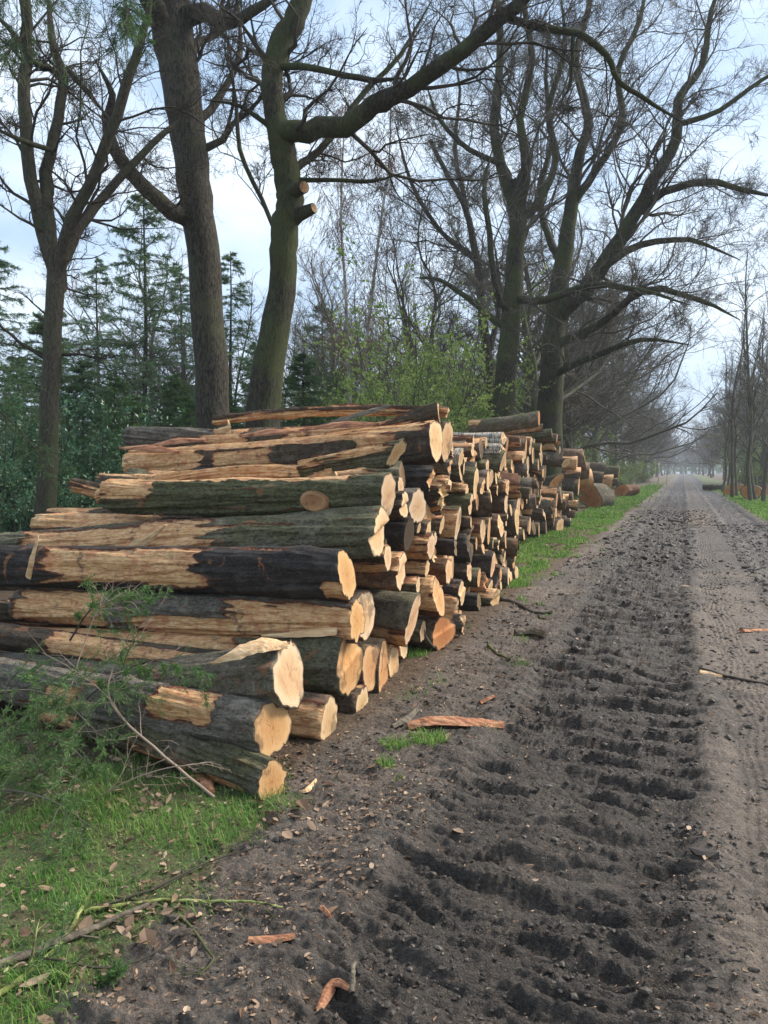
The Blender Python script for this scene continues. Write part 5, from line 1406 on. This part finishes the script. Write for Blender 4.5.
# dead pale twigs over the front logs
A1y = 3.0
def air_branch(name, label, pts, r0, r1, mat, seed, twigs, tl, needles=None, group=None, droop=0.0, nsub=6, nn=14, flat=.3):
    rng = np.random.default_rng(seed)
    P = np.array([at_y(a, b, c) for (a, b, c) in pts]); base = P[0].copy(); root = empty(name, base); tag(root, label, 'branch', group)
    g = Geo(); Pp, Rr = g.tube(P - base, np.linspace(r0, r1, len(P)), 7, 4, jit=.2, rng=rng)
    a = spawn(Pp[None], Rr[None], twigs, .15, (.5, 1.1), tl, rng, .5, flat=flat)
    P1, R1 = walk(a[0], a[1], a[2], np.maximum(a[3], .0018), 6, .12, droop, rng); g.add(*tubes(P1, R1, 4))
    a = spawn(P1, R1, nsub, .15, (.5, 1.0), .45, rng, .6, flat=flat); P2, R2 = walk(a[0], a[1], a[2], np.full(len(a[0]), .0014), 5, .12, droop, rng); g.add(*tubes(P2, R2, 3))
    g.build('stem', M[mat], root)
    if needles:
        pos, dd, _, _ = spawn(P2, R2, nn, 0, (.4, .9), .3, rng, flat=.3); p1, d1, _, _ = spawn(P1, R1, nn * 4, .2, (.4, .9), .3, rng, flat=.3)
        pos = np.vstack([pos, p1]); dd = np.vstack([dd, d1])
        V, Q = leaf_cards(pos, dd, np.full(len(pos), .026), rng, aspect=.12)
        mk('needles', V, Q, None, M[needles], root, smooth=False)
    return root
air_branch('dead_branch', 'dead pale branch leaning over the two front logs', [(214, 797, 2.75), (165, 757, 2.75), (122, 718, 2.8), (108, 690, 2.85), (118, 655, 2.95), (124, 640, 3.0)], .007, .003, 'twig_pale', 21, 13, .4, droop=.03)
air_branch('dead_branch', 'dead pale twig bundle standing in front of the stripped long log', [(70, 690, 2.9), (82, 650, 3.0), (98, 610, 3.1), (115, 590, 3.15)], .004, .002, 'twig_pale', 22, 12, .5, droop=.02)
air_branch('dead_branch', 'grey twig arching low in front of the lowest log', [(70, 815, 2.6), (120, 785, 2.6), (160, 770, 2.65), (210, 762, 2.7)], .004, .002, 'twig_pale', 23, 10, .35, droop=0)
air_branch('dead_branch', 'small bare twigs on the upper logs left of the thick mossy log', [(140, 540, 4.6), (152, 518, 4.6), (165, 500, 4.7)], .004, .002, 'twig_pale', 24, 7, .5)
FG = 'green fir branches thrown on the front of the near stack'
for i, (pts, lb) in enumerate([
    ([(-30, 700, 2.9), (20, 690, 2.8), (60, 700, 2.7), (95, 730, 2.6)], 'fir branch drooping over the front logs beside the left edge'),
    ([(-30, 760, 2.7), (20, 735, 2.7), (60, 740, 2.65), (90, 765, 2.55)], 'fir branch lying low at the left edge below the drooping one'),
    ([(60, 800, 2.5), (40, 770, 2.6), (30, 730, 2.7), (50, 695, 2.8)], 'fir branch standing up out of the grass at left'),
    ([(85, 700, 2.95), (110, 680, 2.95), (150, 660, 3.0), (195, 664, 3.0)], 'fir sprig lying on the grey charcoal log'),
    ([(70, 640, 3.1), (90, 610, 3.15), (110, 600, 3.2), (150, 603, 3.3)], 'fir sprig tucked under the big black log'),
    ([(-40, 800, 2.4), (0, 790, 2.4), (50, 800, 2.35), (95, 830, 2.25)], 'fir branch spread on the grass in front of the logs'),
    ([(-40, 1000, 1.55), (10, 990, 1.6), (60, 985, 1.65), (110, 975, 1.7)], 'fir branch lying in the lower left corner of the grass'),
]):
    air_branch('fir_branch', lb, pts, .006, .002, 'twig', 60 + i, 20, .42, needles='needle_mid', group=FG, droop=-.03, nn=24)

# hanging conifer boughs from above, top left, and the spray at the left edge
for i, (pts, lb) in enumerate([
    ([(-60, -70, 6.5), (0, -40, 6.3), (20, 0, 6.2), (28, 50, 6.2)], 'dark fir bough hanging into the top left corner'),
    ([(40, -90, 6.8), (90, -50, 6.6), (120, -10, 6.5), (132, 20, 6.5)], 'dark fir bough hanging beside the slim forked tree'),
    ([(-80, 380, 8.0), (-20, 400, 8.0), (15, 425, 8.0), (40, 455, 8.0)], 'spruce bough reaching in at the left edge above the logs'),
]):
    rng = np.random.default_rng(500 + i)
    P = np.array([at_y(a, b, c * .8) for (a, b, c) in pts]); base = P[0].copy(); root = empty('fir_bough', base); tag(root, lb, 'branch', 'fir boughs reaching in from the left')
    g = Geo(); Pp, Rr = g.tube(P - base, np.linspace(.02, .006, 4), 6, 4)
    a = spawn(Pp[None], Rr[None], 26, .1, (.5, 1.0), .38, rng, .5, flat=.4); P1, R1 = walk(a[0], a[1], a[2], np.full(26, .004), 6, .08, -.10, rng); g.add(*tubes(P1, R1, 4))
    a = spawn(P1, R1, 9, .1, (.5, 1.0), .4, rng, .5, flat=.4); P2, R2 = walk(a[0], a[1], a[2], np.full(len(a[0]), .003), 5, .08, -.10, rng); g.add(*tubes(P2, R2, 3))
    g.build('stem', M['twig_dark'], root)
    pos, dd, _, _ = spawn(P2, R2, 26, 0, (.4, .9), .3, rng, flat=.3)
    V, Q = leaf_cards(pos, dd, np.full(len(pos), .045), rng, aspect=.1); mk('needles', V, Q, None, M['needle'], root, smooth=False)

# ivy on the end of the middle stack
iv = shrub_data(350, 1.9, 1.2, 'holly', 24, .13, 14, name='ivy_clump', up=.3)
p = on_ground(566, 509); put(iv, p[0], p[1], 0, .62, 'clump of green ivy against the logs between the middle and far stacks', 'plant', None)

# little marker stakes by the left verge far ahead
def stake(px, py, d, h, label):
    p = at_depth(px, py, d); g = Geo(); r = .07
    prof = [(-.2, 1), (h * .1, 1), (h * .8, .95), (h * .93, .9), (h, .45)]
    a = np.array([.785, 2.356, 3.927, 5.498]); V = np.vstack([np.stack([np.cos(a) * r * s, np.sin(a) * r * s, np.full(4, z)], 1) for z, s in prof] + [[[0, 0, h]]])
    i = np.arange(4)[:, None] * 4; k = np.arange(4)[None]; k2 = (k + 1) % 4
    Q = np.stack([i + k, i + k2, i + 4 + k2, i + 4 + k], -1).reshape(-1, 4); T = np.stack([16 + k[0], 16 + k2[0], np.full(4, 20)], -1)
    o = mk('marker_post', V, Q, T, M['splinter'], smooth=False); o.location = (p[0], p[1], 0); tag(o, label, 'post', 'wooden marker posts on the left verge')
stake(658.5, 470, 62, 1.0, 'nearer of two pale wooden posts on the left verge')
stake(667, 470, 78, .9, 'farther of two pale wooden posts on the left verge')

# ------------------------------------------------------------------ air
HAZE = 0.0009
if HAZE:
    bx = (-345, 345, -40, 345, -1.2, 45)
    V = np.array([(x, y, z) for z in bx[4:] for y in bx[2:4] for x in bx[:2]], float)
    Q = np.array([(0, 2, 3, 1), (4, 5, 7, 6), (0, 1, 5, 4), (2, 6, 7, 3), (0, 4, 6, 2), (1, 3, 7, 5)])
    m = bpy.data.materials.new('haze'); m.use_nodes = True; nt = m.node_tree; nt.nodes.clear()
    out = nt.nodes.new('ShaderNodeOutputMaterial'); pv = nt.nodes.new('ShaderNodeVolumePrincipled')
    pv.inputs['Color'].default_value = (.86, .92, 1, 1); pv.inputs['Density'].default_value = HAZE; pv.inputs['Anisotropy'].default_value = .2
    nt.links.new(pv.outputs[0], out.inputs['Volume'])
    o = mk('haze', V, Q, None, m, smooth=False); tag(o, 'thin pale haze filling the forest ride', 'haze', kind='stuff')

# ------------------------------------------------------------------ sky, sun, camera
w = bpy.data.worlds.new('World'); scene.world = w; w.use_nodes = True; nt = w.node_tree; N = NT(nt)
bg = nt.nodes['Background']
SUN_EL, SUN_AZ = rad(44), rad(46)       # azimuth clockwise from +Y: from the right, a little ahead
sky = N.n('ShaderNodeTexSky', sky_type='NISHITA'); sky.sun_disc = False; sky.sun_elevation = SUN_EL; sky.sun_rotation = SUN_AZ
sky.air_density = 1.2; sky.dust_density = 2.5
tc = N.n('ShaderNodeTexCoord').outputs['Generated']
c1 = N.noise(N.mapping(tc, (1.3, 1.3, 3.2)), 2.1, 5, .55, .4)
cl = N.mix(N.mr(c1, .38, .62), (2.6, 3.6, 5.0), (5.1, 5.8, 6.5))
col = N.mix(.82, sky.outputs[0], cl)
N.l(col, bg.inputs['Color']); bg.inputs['Strength'].default_value = 0.118
sd = bpy.data.lights.new('sun', 'SUN'); sd.energy = 3.1; sd.angle = rad(20); sd.color = (1, .93, .84)
so = bpy.data.objects.new('sun', sd); COL.objects.link(so)
dv = Vector((math.sin(SUN_AZ) * math.cos(SUN_EL), math.cos(SUN_AZ) * math.cos(SUN_EL), math.sin(SUN_EL)))
so.rotation_euler = dv.to_track_quat('Z', 'Y').to_euler()
cam = bpy.data.cameras.new('camera'); co_ = bpy.data.objects.new('camera', cam); COL.objects.link(co_)
cam.sensor_fit = 'VERTICAL'; cam.sensor_height = 36; cam.lens = FPX / 1024 * 36; cam.clip_start = .05; cam.clip_end = 1500
co_.location = C0; co_.rotation_euler = (math.pi / 2 - PITCH, 0, YAW)
scene.camera = co_
scene.view_settings.view_transform = 'Standard'; scene.view_settings.look = 'None'; scene.view_settings.exposure = 0.92; scene.view_settings.gamma = 1
scene.render.resolution_x = 768; scene.render.resolution_y = 1024
cy = scene.cycles
cy.max_bounces = 6; cy.diffuse_bounces = 3; cy.glossy_bounces = 2; cy.transmission_bounces = 2; cy.volume_bounces = 1; cy.transparent_max_bounces = 4
cy.use_denoising = True
